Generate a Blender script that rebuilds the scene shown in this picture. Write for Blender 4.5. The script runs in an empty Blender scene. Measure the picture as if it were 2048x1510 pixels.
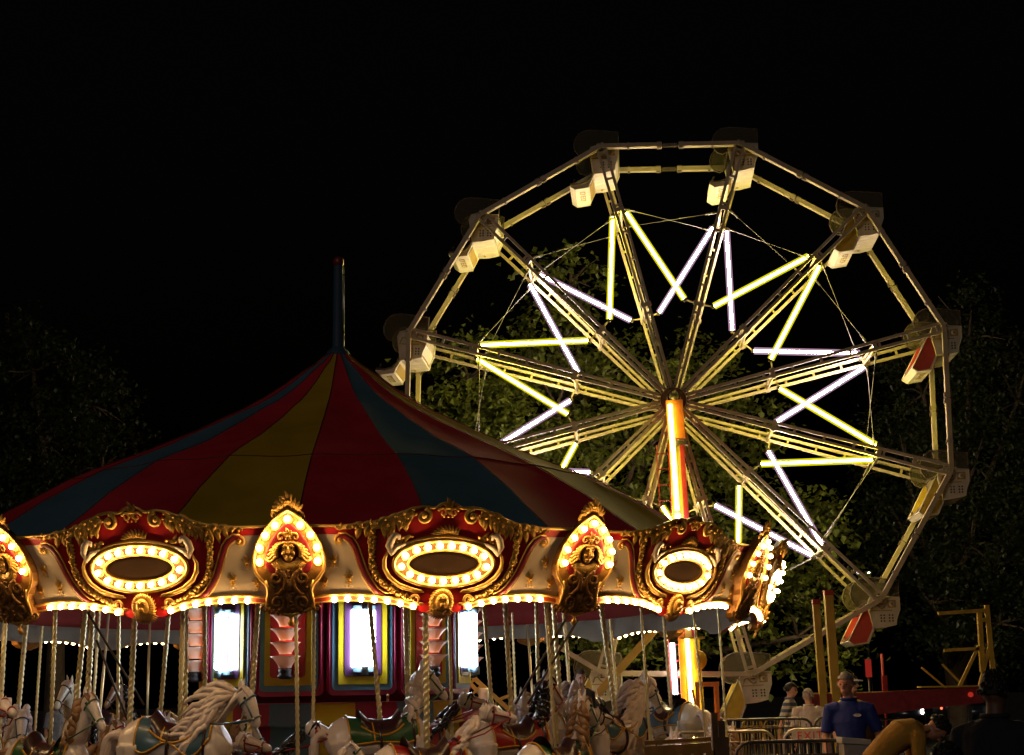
import bpy, bmesh, math, random
from mathutils import Vector as V, Matrix as M
from math import sin, cos, pi, radians as R_, sqrt
random.seed(7)
rnd = random.Random(11)
C = bpy.context.scene.collection
scene = bpy.context.scene

# ------------------------------------------------------------------ helpers
class MB:
    """collects shapes and links them as ONE mesh object"""
    def __init__(s, tf=None):
        s.v = []; s.f = []; s.mi = []; s.sm = []; s.tf = tf
    def add(s, vs, fs, mi=0, sm=True):
        o = len(s.v)
        s.v += [V(p) for p in vs]
        for f in fs:
            s.f.append([i + o for i in f]); s.mi.append(mi); s.sm.append(sm)
    def box(s, c, sz, rot=None, mi=0):
        c = V(c); hx, hy, hz = sz[0]/2, sz[1]/2, sz[2]/2
        ps = [V((x, y, z)) for x in (-hx, hx) for y in (-hy, hy) for z in (-hz, hz)]
        if rot is not None: ps = [rot @ p for p in ps]
        s.add([c + p for p in ps], [(0,1,3,2),(4,6,7,5),(0,4,5,1),(2,3,7,6),(0,2,6,4),(1,5,7,3)], mi, False)
    def beam(s, a, b, w, h, up=(0,0,1), mi=0):
        a = V(a); b = V(b); d = (b-a).normalized(); u = V(up)
        if abs(d.dot(u)) > .98: u = V((1,0,0))
        x = d.cross(u).normalized(); y = x.cross(d).normalized()
        ps = []
        for p in (a, b):
            for i, j in ((-1,-1),(1,-1),(1,1),(-1,1)):
                ps.append(p + x*(i*w/2) + y*(j*h/2))
        s.add(ps, [(3,2,1,0),(4,5,6,7),(0,1,5,4),(1,2,6,5),(2,3,7,6),(3,0,4,7)], mi, False)
    def tube(s, pts, r, n=8, mi=0, closed=False, flat=None, up=None):
        pts = [V(p) for p in pts]; k = len(pts)
        rs = r if isinstance(r, (list, tuple)) else [r]*k
        vs = []; fs = []; prev = None
        for i, p in enumerate(pts):
            if closed: d = pts[(i+1) % k] - pts[i-1]
            else: d = pts[min(i+1, k-1)] - pts[max(i-1, 0)]
            if d.length < 1e-9: d = V((0,0,1))
            d.normalize()
            if prev is None:
                u = V(up) if up else (V((0,0,1)) if abs(d.z) < .9 else V((1,0,0)))
            else: u = V(up) if up else prev
            x = d.cross(u)
            if x.length < 1e-6: x = d.cross(V((1,.3,.2)))
            x.normalize(); y = x.cross(d).normalized(); prev = y
            fx, fy = flat if flat else (1, 1)
            for j in range(n):
                a = 2*pi*j/n
                vs.append(p + x*(cos(a)*rs[i]*fx) + y*(sin(a)*rs[i]*fy))
        m = k if closed else k-1
        for i in range(m):
            for j in range(n):
                a = i*n+j; b = i*n+(j+1) % n; c2 = ((i+1) % k)*n+(j+1) % n; d2 = ((i+1) % k)*n+j
                fs.append((a, b, c2, d2))
        if not closed:
            fs.append(tuple(reversed(range(n)))); fs.append(tuple(range((k-1)*n, k*n)))
        s.add(vs, fs, mi)
    def loft(s, rings, mi=0, cap=True, closed=True, sm=True):
        n = len(rings[0]); vs = [p for r in rings for p in r]; fs = []
        for i in range(len(rings)-1):
            for j in range(n if closed else n-1):
                fs.append((i*n+j, i*n+(j+1) % n, (i+1)*n+(j+1) % n, (i+1)*n+j))
        if cap and closed:
            fs.append(tuple(reversed(range(n)))); fs.append(tuple(range((len(rings)-1)*n, len(rings)*n)))
        s.add(vs, fs, mi, sm)
    def lathe(s, prof, n=24, c=(0,0,0), mi=0, a0=0, a1=2*pi, ax=None):
        """prof: (r, z) pairs turned about z at c; ax = matrix to tilt"""
        c = V(c); full = abs(a1-a0-2*pi) < 1e-6
        m = n if full else n+1
        vs = []; fs = []
        for r, z in prof:
            for j in range(m):
                a = a0+(a1-a0)*j/n
                p = V((r*cos(a), r*sin(a), z))
                if ax is not None: p = ax @ p
                vs.append(c+p)
        for i in range(len(prof)-1):
            for j in range(n):
                j2 = (j+1) % m
                fs.append((i*m+j, i*m+j2, (i+1)*m+j2, (i+1)*m+j))
        s.add(vs, fs, mi)
    def sphere(s, c, r, nu=10, nv=7, mi=0, sc=(1,1,1), rot=None):
        c = V(c); vs = []; fs = []
        for i in range(nv+1):
            t = pi*i/nv
            for j in range(nu):
                a = 2*pi*j/nu
                p = V((r*sc[0]*sin(t)*cos(a), r*sc[1]*sin(t)*sin(a), r*sc[2]*cos(t)))
                if rot is not None: p = rot @ p
                vs.append(c+p)
        for i in range(nv):
            for j in range(nu):
                fs.append((i*nu+j, (i+1)*nu+j, (i+1)*nu+(j+1) % nu, i*nu+(j+1) % nu))
        s.add(vs, fs, mi)
    def prism(s, poly, a, b, fn, mi=0, sm=False):
        """extrude polygon; fn(u, v, w)->point"""
        n = len(poly)
        vs = [V(fn(u, v, a)) for u, v in poly]+[V(fn(u, v, b)) for u, v in poly]
        fs = [tuple(range(n)), tuple(reversed(range(n, 2*n)))]
        fs += [(i+n, (i+1) % n+n, (i+1) % n, i) for i in range(n)]
        s.add(vs, fs, mi, sm)
    def build(s, name, mats, parent=None, coll=True, angle=40):
        me = bpy.data.meshes.new(name)
        vs = [s.tf(p) for p in s.v] if s.tf else s.v
        me.from_pydata([tuple(p) for p in vs], [], s.f)
        if not isinstance(mats, (list, tuple)): mats = [mats]
        for m in mats: me.materials.append(m)
        me.polygons.foreach_set('material_index', s.mi)
        me.polygons.foreach_set('use_smooth', s.sm)
        me.validate(); me.update()
        o = bpy.data.objects.new(name, me)
        if coll: C.objects.link(o)
        if parent is not None: o.parent = parent
        return o

def tag(o, label=None, cat=None, group=None, kind=None):
    if label: o['label'] = label
    if cat: o['category'] = cat
    if group: o['group'] = group
    if kind: o['kind'] = kind
    return o
def thing(name, label, cat, loc=(0,0,0), rz=0, group=None, rot=None):
    o = bpy.data.objects.new(name, None); C.objects.link(o)
    o.location = loc
    o.rotation_euler = rot if rot else (0, 0, rz)
    o.empty_display_size = .2
    return tag(o, label, cat, group)
def dup(o, parent=None, **kw):
    c = o.copy(); C.objects.link(c); c.parent = parent
    for ch in o.children: dup(ch, c)
    for k, v in kw.items(): setattr(c, k, v)
    return c
def fix_normals(o):
    bm = bmesh.new(); bm.from_mesh(o.data)
    bmesh.ops.recalc_face_normals(bm, faces=bm.faces); bm.to_mesh(o.data); bm.free()
    return o
def evaluated(o, name=None):
    """bake the modifiers of o into a plain mesh"""
    dg = bpy.context.evaluated_depsgraph_get(); dg.update()
    me = bpy.data.meshes.new_from_object(o.evaluated_get(dg))
    o.modifiers.clear(); old = o.data; o.data = me
    me.name = name or o.name
    bpy.data.meshes.remove(old)
    me.polygons.foreach_set('use_smooth', [True]*len(me.polygons))
    return o

# ------------------------------------------------------------------ materials
def mat(name, col, rough=.5, metal=0, noise=0, nscale=8, bump=0, bscale=40, coat=0, spec=.5, trans=0, alpha=1):
    m = bpy.data.materials.new(name); m.use_nodes = True
    nt = m.node_tree; b = nt.nodes['Principled BSDF']
    b.inputs['Base Color'].default_value = (*col, 1)
    b.inputs['Roughness'].default_value = rough
    b.inputs['Metallic'].default_value = metal
    b.inputs['Specular IOR Level'].default_value = spec
    b.inputs['Coat Weight'].default_value = coat
    b.inputs['Coat Roughness'].default_value = .12
    if noise:
        tc = nt.nodes.new('ShaderNodeTexCoord')
        n = nt.nodes.new('ShaderNodeTexNoise'); n.inputs['Scale'].default_value = nscale; n.inputs['Detail'].default_value = 6
        nt.links.new(tc.outputs['Object'], n.inputs['Vector'])
        r = nt.nodes.new('ShaderNodeValToRGB')
        r.color_ramp.elements[0].position = .3; r.color_ramp.elements[1].position = .7
        r.color_ramp.elements[0].color = (*[c*(1-noise) for c in col], 1)
        r.color_ramp.elements[1].color = (*[min(1, c*(1+noise*.6)) for c in col], 1)
        nt.links.new(n.outputs['Fac'], r.inputs['Fac']); nt.links.new(r.outputs['Color'], b.inputs['Base Color'])
        mr = nt.nodes.new('ShaderNodeMapRange')
        mr.inputs['To Min'].default_value = max(.05, rough-.12); mr.inputs['To Max'].default_value = min(1, rough+.15)
        nt.links.new(n.outputs['Fac'], mr.inputs['Value']); nt.links.new(mr.outputs['Result'], b.inputs['Roughness'])
    if bump:
        tc = nt.nodes.new('ShaderNodeTexCoord')
        n = nt.nodes.new('ShaderNodeTexNoise'); n.inputs['Scale'].default_value = bscale; n.inputs['Detail'].default_value = 4
        nt.links.new(tc.outputs['Object'], n.inputs['Vector'])
        bp = nt.nodes.new('ShaderNodeBump'); bp.inputs['Strength'].default_value = bump; bp.inputs['Distance'].default_value = .02
        nt.links.new(n.outputs['Fac'], bp.inputs['Height']); nt.links.new(bp.outputs['Normal'], b.inputs['Normal'])
    return m
def emit(name, col, st):
    m = bpy.data.materials.new(name); m.use_nodes = True
    nt = m.node_tree; nt.nodes.clear()
    e = nt.nodes.new('ShaderNodeEmission'); e.inputs['Color'].default_value = (*col, 1); e.inputs['Strength'].default_value = st
    o = nt.nodes.new('ShaderNodeOutputMaterial'); nt.links.new(e.outputs[0], o.inputs['Surface'])
    return m
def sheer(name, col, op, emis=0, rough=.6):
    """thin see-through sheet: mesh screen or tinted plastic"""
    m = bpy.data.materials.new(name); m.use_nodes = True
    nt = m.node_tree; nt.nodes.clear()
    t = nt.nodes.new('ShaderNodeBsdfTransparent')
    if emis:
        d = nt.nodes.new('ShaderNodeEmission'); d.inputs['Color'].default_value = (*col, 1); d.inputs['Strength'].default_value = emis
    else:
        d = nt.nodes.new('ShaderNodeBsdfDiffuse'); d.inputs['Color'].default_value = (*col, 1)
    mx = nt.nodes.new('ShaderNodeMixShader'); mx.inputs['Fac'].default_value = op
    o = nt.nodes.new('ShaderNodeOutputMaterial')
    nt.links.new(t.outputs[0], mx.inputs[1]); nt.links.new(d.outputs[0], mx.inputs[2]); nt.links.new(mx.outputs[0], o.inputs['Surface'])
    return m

K = {}
K['gold'] = mat('gilding', (.82,.46,.09), .36, .42, noise=.35, nscale=14, bump=.35, bscale=60)
K['gold_plain'] = mat('gilding_smooth', (.85,.50,.11), .32, .45, noise=.15, nscale=6)
K['bronze'] = mat('dark_bronze', (.36,.17,.045), .36, .45, noise=.4, nscale=18, bump=.5, bscale=55)
K['red'] = mat('red_enamel', (.62,.020,.024), .38, 0, noise=.2, nscale=3, coat=.3)
K['beamred'] = mat('dull_dark_red', (.17,.008,.007), .65)
K['shieldgold'] = mat('shield_gilding', (.34,.155,.026), .5, .3, noise=.35, nscale=16, bump=.3, bscale=40)
K['dkred'] = mat('deep_red_enamel', (.22,.012,.02), .42, 0, noise=.2, nscale=3, coat=.2)
K['cream'] = mat('cream_enamel', (.70,.56,.38), .42, 0, noise=.12, nscale=2.5, coat=.25)
K['creamgrey'] = mat('grey_canvas', (.34,.33,.28), .8, 0, noise=.2, nscale=2, bump=.1, bscale=4)
K['mirror'] = mat('mirror_glass', (.14,.08,.045), .12, .75)
K['bulb'] = emit('lit_bulb', (1,.60,.25), 76)
K['bulbdim'] = emit('lit_bulb_rear', (1,.58,.24), 14)
K['tentred'] = mat('red_canvas', (.56,.028,.044), .75, noise=.22, nscale=1.1, bump=.10, bscale=3, spec=.08)
K['tentblue'] = mat('blue_canvas', (.085,.16,.21), .75, noise=.22, nscale=1.1, bump=.10, bscale=3, spec=.08)
K['tentyel'] = mat('ochre_canvas', (.52,.31,.018), .75, noise=.22, nscale=1.1, bump=.10, bscale=3, spec=.08)
K['tentseam'] = mat('seam_tape', (.16,.035,.025), .8)
K['brass'] = mat('twisted_brass', (.86,.74,.40), .30, .62, noise=.12, nscale=5)
K['steel'] = mat('bare_steel', (.45,.42,.38), .3, 1, noise=.2)
K['magenta'] = mat('magenta_paint', (.52,.05,.15), .35, noise=.1, coat=.2)
K['blue'] = mat('blue_paint', (.12,.31,.48), .4, noise=.1, coat=.2)
K['yellow'] = mat('yellow_paint', (.68,.52,.012), .42, noise=.12, coat=.2)
K['wine'] = mat('wine_paint', (.14,.015,.035), .5, noise=.15)
K['fluor'] = emit('white_fluorescent', (.88,.96,1), 24)
K['capblue'] = mat('lamp_end_cap', (.25,.42,.55), .35)
K['shade'] = mat('white_glass_shade', (.78,.68,.60), .35)
K['dark'] = mat('dark_paint', (.02,.02,.024), .5, noise=.3)
K['wood'] = mat('brown_boards', (.16,.085,.03), .6, noise=.4, nscale=5, bump=.2, bscale=20)
K['white'] = mat('white_gloss', (.80,.71,.67), .28, noise=.12, nscale=4, coat=.5)
K['cream_horse'] = mat('ivory_gloss', (.62,.56,.43), .28, noise=.15, nscale=4, coat=.5)
K['tan'] = mat('tan_mane', (.30,.16,.07), .4, noise=.3, nscale=9, coat=.2)
K['pale'] = mat('pale_mane', (.78,.66,.61), .38, noise=.2, nscale=9, coat=.3)
K['black'] = mat('black_gloss', (.012,.012,.016), .22, coat=.6)
K['seat'] = mat('dark_saddle', (.035,.012,.012), .3, coat=.4)
K['sblue'] = mat('blue_cloth_paint', (.055,.13,.19), .35, noise=.15, coat=.3)
K['sgreen'] = mat('green_cloth_paint', (.02,.10,.035), .35, noise=.2, coat=.3)
K['sred'] = mat('red_cloth_paint', (.33,.015,.012), .35, noise=.15, coat=.3)
K['trim'] = mat('orange_yellow_trim', (.58,.30,.015), .35, coat=.3)
K['paint'] = mat('wheel_cream_paint', (.40,.32,.19), .45, noise=.18, nscale=5)
K['paintdk'] = mat('grimy_steel', (.12,.085,.05), .5, .3, noise=.4, nscale=9)
K['cable'] = mat('wire_rope', (.10,.09,.07), .5, .6)
K['hub'] = mat('dark_red_hub', (.10,.022,.012), .5, noise=.3)
K['orange'] = mat('orange_paint', (.62,.16,.012), .42, noise=.15)
K['redsteel'] = mat('red_steel_paint', (.32,.02,.016), .45, noise=.2)
K['ylsteel'] = mat('yellow_steel_paint', (.40,.25,.03), .45, noise=.2, nscale=4)
K['tubey'] = emit('yellow_tube_core', (1,.86,.12), 350)
K['tubew'] = emit('pink_white_tube_core', (1,.78,.78), 240)
K['haloy'] = sheer('yellow_halo_shell', (.88,.80,.012), .6, 1.0)  # imitated yellow halo: faint glow on a shell around the tube
K['halow'] = sheer('lilac_halo_shell', (.66,.40,.56), .5, .9)  # imitated lilac halo around the white tubes
K['screen'] = sheer('brown_mesh_screen', (.12,.10,.06), .48)
K['seatwhite'] = mat('seat_white_paint', (.54,.47,.34), .45, noise=.15, nscale=6)
K['seatred'] = mat('seat_red_vinyl', (.50,.05,.02), .45, noise=.15)
K['seatyel'] = mat('seat_yellow_vinyl', (.55,.38,.02), .45, noise=.15)
K['seatmark'] = mat('seat_ochre_marks', (.30,.20,.04), .5)
K['asphalt'] = mat('asphalt', (.05,.048,.045), .85, noise=.3, nscale=30, bump=.3, bscale=200)
K['bark'] = mat('bark', (.09,.06,.04), .9, noise=.4, nscale=6, bump=.6, bscale=20)
K['tubeyl'] = emit('yellow_tower_tube_core', (1,.86,.20), 60)
K['tubewl'] = emit('white_tower_tube_core', (1,.80,.84), 70)
K['plate'] = mat('dull_gold_plate', (.10,.042,.007), .8, 0, noise=.4, nscale=22, bump=.5, bscale=70)
# ------------------------------------------------------------------ carousel
CX, CY, TH0 = -2.586, 22.055, .0383
STEP = pi/6
carousel = thing('carousel', 'striped tent carousel with gilded bulb-lit rounding boards on the left', 'carousel', (CX, CY, 0))

def interp(tab, x):
    for (x0, y0), (x1, y1) in zip(tab, tab[1:]):
        if x <= x1:
            t = (x-x0)/(x1-x0); t = max(0, min(1, t)); t2 = t*t*(3-2*t)
            return y0+(y1-y0)*(.5*t+.5*t2)
    return tab[-1][1]
def btf(p):                       # board space (u along arc, v height, w outward) -> carousel space
    u, v, w = p
    r = 6.0+.39*(v-2.6)+w; a = u/6.2
    return V((r*sin(a), -r*cos(a), v))
def stf(p):                       # shield space (flat)
    u, v, w = p
    return V((u, -(6.49+.39*(v-3.467)+w), v))
LO = [(0,2.52),(.2,2.53),(.31,2.572),(.45,2.603),(.6,2.630),(.75,2.645),(.88,2.652),(1.02,2.655),(1.162,2.652),(1.4,2.635),(1.63,2.63)]
HI = [(0,3.655),(.07,3.645),(.14,3.60),(.26,3.612),(.36,3.598),(.46,3.56),(.6,3.505),(.73,3.462),(.9,3.43),(1.1,3.42),(1.3,3.42),(1.63,3.43)]
RIB = [(.60,2.685),(.635,2.70),(.73,2.77),(.79,2.84),(.85,2.93),(.92,3.115),(.96,3.21),(1.0,3.27),(1.06,3.31),(1.12,3.325),(1.63,3.33)]   # outer edge of the central red field
STRIP = [(0,2.60),(.31,2.62),(.45,2.66),(.6,2.69),(.75,2.705),(.9,2.715),(1.05,2.72),(1.2,2.715),(1.4,2.69),(1.63,2.68)]

def field(mb, u0, u1, lo, hi, w, nu, nv, mi):
    vs = []; fs = []
    for i in range(nu+1):
        u = u0+(u1-u0)*i/nu; a = lo(abs(u)); b = hi(abs(u))
        for j in range(nv+1): vs.append((u, a+(b-a)*j/nv, w))
    for i in range(nu):
        for j in range(nv):
            a = i*(nv+1)+j
            fs.append((a, a+nv+1, a+nv+2, a+1))
    mb.add(vs, fs, mi, True)
def lf(t): return lambda u: interp(t, u)
def ell(a, b, n=48, cu=0, cv=3.025, w=0, a0=0, a1=2*pi):
    return [(cu+a*cos(a0+(a1-a0)*i/n), cv+b*sin(a0+(a1-a0)*i/n), w) for i in range(n if abs(a1-a0-2*pi) < 1e-6 else n+1)]
def spiral(cu, cv, r, turns, a0, d=1, w=.03, n=22, rin=.18):
    out = []
    for i in range(n+1):
        t = i/n; a = a0+d*2*pi*turns*t; q = r*(1-(1-rin)*t)
        out.append((cu+q*cos(a), cv+q*sin(a), w+.012*t))
    return out
def leaf(mb, u, v, ang, L, W, w0=.02, h=.03, mi=0, bs=1):
    """small carved acanthus leaf lying on the board"""
    vs = []; fs = []
    for i in range(6):
        t = i/5; wd = W*sin(pi*min(1, t*.92+.08))**.8*(1 if t < .99 else .15); hh = h*(sin(pi*t)+.35*t)
        bend = ang+.5*t*bs
        x = L*t; cx, cy_ = u+x*cos(bend), v+x*sin(bend); nx, ny = -sin(bend), cos(bend)
        for s, k in ((-1, .1), (-.5, .75), (0, .5), (.5, .8), (1, .1)):
            vs.append((cx+nx*wd*s, cy_+ny*wd*s, w0+hh*k))
    for i in range(5):
        for j in range(4): a = i*5+j; fs.append((a, a+5, a+6, a+1))
    mb.add(vs, fs, mi)
def garland(mb, path, n, L, W, w0, r, mi=0, spread=1.0, bs=1):
    """dense run of little leaves and berries along a path"""
    for i in range(n):
        t = i/(n-1)*(len(path)-1); k = min(int(t), len(path)-2); f = t-k
        u = path[k][0]*(1-f)+path[k+1][0]*f; v = path[k][1]*(1-f)+path[k+1][1]*f
        a = math.atan2(path[k+1][1]-path[k][1], path[k+1][0]-path[k][0])
        s = 1 if i % 2 else -1
        leaf(mb, u, v, a+s*r.uniform(.5, 1.1)*spread, L*r.uniform(.75, 1.2), W*r.uniform(.8, 1.2), w0, .028, mi, bs)
        if i % 3 == 0:
            mb.sphere((u+r.uniform(-.012, .012), v+r.uniform(-.012, .012), w0+.025), r.uniform(.012, .02), 6, 4, mi)
def fleur(mb, u, v, s=1, w=.015, mi=0):
    for a, L, W in ((pi/2, .085, .018), (pi/2+.75, .07, .015), (pi/2-.75, .07, .015)):
        vs = []
        leaf(mb, u, v-.01, a-.25, L*s, W*s, w, .02, mi)
    mb.tube([(u-.022*s, v-.012, w+.02), (u+.022*s, v-.012, w+.02)], .009*s, 6, mi)
    for a, L in ((-pi/2, .045), (-pi/2+.7, .04), (-pi/2-.7, .04)):
        leaf(mb, u, v-.015, a-.25, L*s, .012*s, w, .015, mi)
    for k in range(3): mb.sphere((u+(k-1)*.032*s, v-.07*s, w+.008), .008*s, 6, 4, mi)

# --- rounding board: painted panel
mb = MB(btf)
field(mb, -1.63, 1.63, lf(LO), lf(HI), 0, 64, 10, 0)                 # front
lo_, hi_ = lf(LO), lf(HI)
# back skin and rim
field(mb, -1.63, 1.63, lf(LO), lf(HI), -.06, 64, 6, 4)
vs = []; fs = []; N = 64
for i in range(N+1):
    u = -1.63+3.26*i/N
    vs += [(u, lo_(abs(u)), 0), (u, lo_(abs(u)), -.06), (u, hi_(abs(u)), 0), (u, hi_(abs(u)), -.06)]
for i in range(N):
    a = i*4; fs += [(a, a+1, a+5, a+4), (a+2, a+6, a+7, a+3)]
mb.add(vs, fs, 3)
for s in (-1, 1):                                                    # cream side fields, bulb cove
    field(mb, s*.62, s*1.63, lambda u: interp(STRIP, u), lambda u: min(interp(RIB, u), 3.345), .012, 26, 6, 1)
    field(mb, s*.26, s*1.42, lambda u: interp(LO, u)+.004, lambda u: interp(STRIP, u), .022, 24, 3, 2)
GU = [(0,3.40),(.3,3.42),(.5,3.42),(.7,3.38),(.76,3.30),(.79,3.15),(.80,3.10)]
field(mb, -.70, .70, lambda u: interp([(0,2.64),(.3,2.65),(.46,2.72),(.6,2.80),(.70,2.92)], u), lambda u: interp(HI, u)-.045, .010, 40, 10, 0)
# S-shaped dark red ribbons
for s in (-1, 1):
    p = [(s*u, v, .03) for u, v in ((.60,2.69),(.66,2.715),(.73,2.765),(.79,2.84),(.84,2.92),(.88,3.01),(.915,3.11),(.955,3.21),(1.0,3.27),(1.06,3.305),(1.12,3.30),(1.16,3.26))]
    mb.tube(p, [.012,.022,.028,.030,.030,.030,.030,.030,.030,.030,.026,.018], 8, 3, flat=(1,.5), up=(0,0,1))
board_me = mb.build('rounding_board', [K['red'], K['cream'], mat('bulb_cove_orange', (.28,.03,.008), .6), K['dkred'], K['creamgrey']], coll=False).data

# --- gilded relief on the board
g = MB(btf); r = random.Random(3)
top = [(u/50*1.5, interp(HI, abs(u/50*1.5))-.008, .015) for u in range(-50, 51)]
g.tube(top, .016, 6, 1)
for s in (-1, 1):
    q = [(s*u, v) for u, v in ((.60,2.69),(.66,2.715),(.73,2.765),(.79,2.84),(.84,2.92),(.88,3.01),(.915,3.11),(.955,3.21),(1.0,3.27),(1.06,3.305),(1.12,3.30))]
    for o in (-.034, .034):                                          # gold edges of the ribbon
        pts = []
        for i in range(len(q)):
            a = q[max(i-1, 0)]; b = q[min(i+1, len(q)-1)]; d = V((b[0]-a[0], b[1]-a[1])).normalized()
            pts.append((q[i][0]-d.y*o, q[i][1]+d.x*o, .03))
        g.tube(pts, .009, 6, 1)
    g.tube(spiral(s*1.115, 3.265, .05, 1.3, pi/2, -s, .025), [.018-.0005*i for i in range(23)], 6, 1)
    g.sphere((s*1.115, 3.262, .045), .02, 8, 5, 0)
    st = [(s*u, interp(STRIP, u), .032) for u in [.2+.05*k for k in range(27)]]
    g.tube(st, .016, 8, 1, flat=(1, .8), up=(0,0,1))
    lw = [(s*u, interp(LO, u), .02) for u in [.27+.05*k for k in range(24)]]
    g.tube(lw, .010, 6, 1)
    g.tube(spiral(s*.29, 2.655, .055, 1.2, 0 if s > 0 else pi, s, .035), [.02-.0005*i for i in range(23)], 6, 1)
    # acanthus along the crest, big C-scrolls beside the crown
    path = [(s*u, interp(HI, u)-.035) for u in (.36,.44,.52,.6,.7,.8,.92)]
    garland(g, path, 17, .17, .034, .012, r, 0, .5, -s)
    path = [(s*u, interp(HI, u)-.085) for u in (.33,.40,.48,.56,.64)]
    garland(g, path, 11, .15, .034, .012, r, 0, .6, -s)
    path = [(s*u, interp(HI, u)-.03) for u in (1.15,1.05,.95,.85,.75)]
    garland(g, path, 14, .06, .016, .012, r, 0, .7)
    g.tube(spiral(s*.255, 3.505, .078, 1.35, pi*.45, s, .03), [.026-.0007*i for i in range(23)], 8, 1)
    g.sphere((s*.255, 3.505, .045), .03, 8, 6, 0)
    # side garland of tiny flowers
    path = [(s*u, v) for u, v in ((.775,3.36),(.785,3.25),(.785,3.13),(.775,3.02),(.735,2.92),(.66,2.83),(.56,2.765),(.46,2.705),(.36,2.665))]
    garland(g, path, 74, .05, .018, .012, r, 0, 1.2)
    for (fu, fv, fs_) in ((1.17,3.06,1.05),(1.01,2.88,1.1),(1.27,2.84,1.0),(1.36,3.14,.9)):
        fleur(g, s*fu, fv, fs_, .014, 0)
    # cream C-scroll shoulder of the oval
    sh = [(s*u, v, w_) for u, v, w_ in ((.40,3.235,.03),(.52,3.19,.045),(.575,3.13,.055),(.60,3.20,.055),(.58,3.27,.05),(.54,3.315,.05),(.50,3.30,.045),(.505,3.27,.04))]
    g.tube(sh, [.015,.028,.035,.042,.040,.034,.026,.016], 8, 3, flat=(1,.7), up=(0,0,1))
    lo2 = [(s*u, v, .035) for u, v in ((.60,3.16),(.645,3.06),(.64,2.98),(.585,2.89),(.48,2.815),(.36,2.775),(.22,2.75))]
    g.tube(lo2, [.012,.022,.026,.026,.022,.018,.010], 8, 1)
    lo3 = [(s*u, v, .03) for u, v in ((.56,2.83),(.44,2.775),(.3,2.74),(.2,2.735))]
    g.tube(lo3, [.008,.012,.012,.006], 6, 1)
    garland(g, [(s*.36, 3.30), (s*.48, 3.28), (s*.56, 3.22)], 9, .09, .02, .012, r, 0, .5)
# oval frame
g.tube(ell(.392, .137, 48, w=.045), .013, 8, 1, closed=True)
g.tube(ell(.545, .235, 56, w=.040), .022, 8, 1, closed=True)
g.tube(ell(.600, .270, 40, w=.025, a0=.35, a1=pi-.35), [.012+.016*sin(pi*i/40) for i in range(41)], 8, 1)
vs = []; fs = []; n = 56
for i in range(n):
    a = 2*pi*i/n
    for a_, b_, w_ in ((.392,.137,.030),(.43,.158,.022),(.52,.215,.022),(.545,.235,.035)):
        vs.append((a_*cos(a), 3.025+b_*sin(a), w_))
for i in range(n):
    for j in range(3):
        a = i*4+j; b = ((i+1) % n)*4+j
        fs.append((a, b, b+1, a+1))
g.add(vs, fs, 4)
NB = 17
_e = [(.469*cos(pi/2+2*pi*i/400), .178*sin(pi/2+2*pi*i/400)) for i in range(401)]
_L = [0]
for _a, _b in zip(_e, _e[1:]): _L.append(_L[-1]+sqrt((_a[0]-_b[0])**2+(_a[1]-_b[1])**2))
OV = []
for i in range(NB):
    t_ = _L[-1]*(i+.5)/NB; k = next(j for j, q in enumerate(_L) if q >= t_); OV.append((_e[k][0], 3.025+_e[k][1]))
for (u, v) in OV:                                                     # sockets
    g.tube([(u+.038*cos(2*pi*k/10), v+.038*sin(2*pi*k/10), .03) for k in range(10)], .007, 5, 1, closed=True)
# crown above the oval, fan below it
fleur(g, 0, 3.60, 1.4, .03, 0)
g.tube(spiral(-.06, 3.545, .05, 1.1, pi*.9, -1, .03), [.016-.0004*i for i in range(23)], 6, 1)
g.tube(spiral(.06, 3.545, .05, 1.1, pi*.1, 1, .03), [.016-.0004*i for i in range(23)], 6, 1)
for k in range(-4, 5): leaf(g, 0+.012*k, 3.30, pi/2-k*.27-.25, .13, .018, .02, .03, 0)
# lion mask at the foot
g.sphere((0, 2.63, .05), .085, 14, 9, 0, (1, 1.15, .7))
g.sphere((0, 2.60, .11), .03, 8, 6, 0, (1, .8, .9))
g.sphere((-.032, 2.655, .10), .016, 8, 6, 2); g.sphere((.032, 2.655, .10), .016, 8, 6, 2)
g.tube([(-.05,2.675,.10),(-.02,2.682,.115),(0,2.655,.12),(.02,2.682,.115),(.05,2.675,.10)], .009, 6, 0)
g.tube([(-.03,2.573,.10),(0,2.585,.115),(.03,2.573,.10)], .008, 6, 2)
for k in range(22):
    a = pi*(.0+k/21*1.0)*1.5-pi*.25
    g.tube([(.07*cos(a), 2.63+.08*sin(a), .06), (.115*cos(a+.15), 2.63+.12*sin(a+.15), .06), (.14*cos(a+.35), 2.63+.155*sin(a+.35), .03)], [.02,.018,.006], 6, 0)
for k in range(14):
    a = -pi/2+(k-6.5)*.17
    g.tube([(.05*cos(a), 2.60+.05*sin(a), .06), (.12*cos(a), 2.60+.12*sin(a), .05), (.17*cos(a*1.02), 2.59+.135*sin(a), .02)], [.014,.016,.004], 6, 2)
relief_me = g.build('gilded_relief', [K['gold'], K['gold_plain'], K['bronze'], K['cream'], K['plate']], coll=False).data
mm = MB(btf)
vs = [(0, 3.025, .027)]+ell(.392, .137, 40, w=.027)
mm.add(vs, [(0, i+1, (i+1) % 40+1) for i in range(40)], 0)
mirror_me = mm.build('oval_mirror', [K['mirror']], coll=False).data

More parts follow.
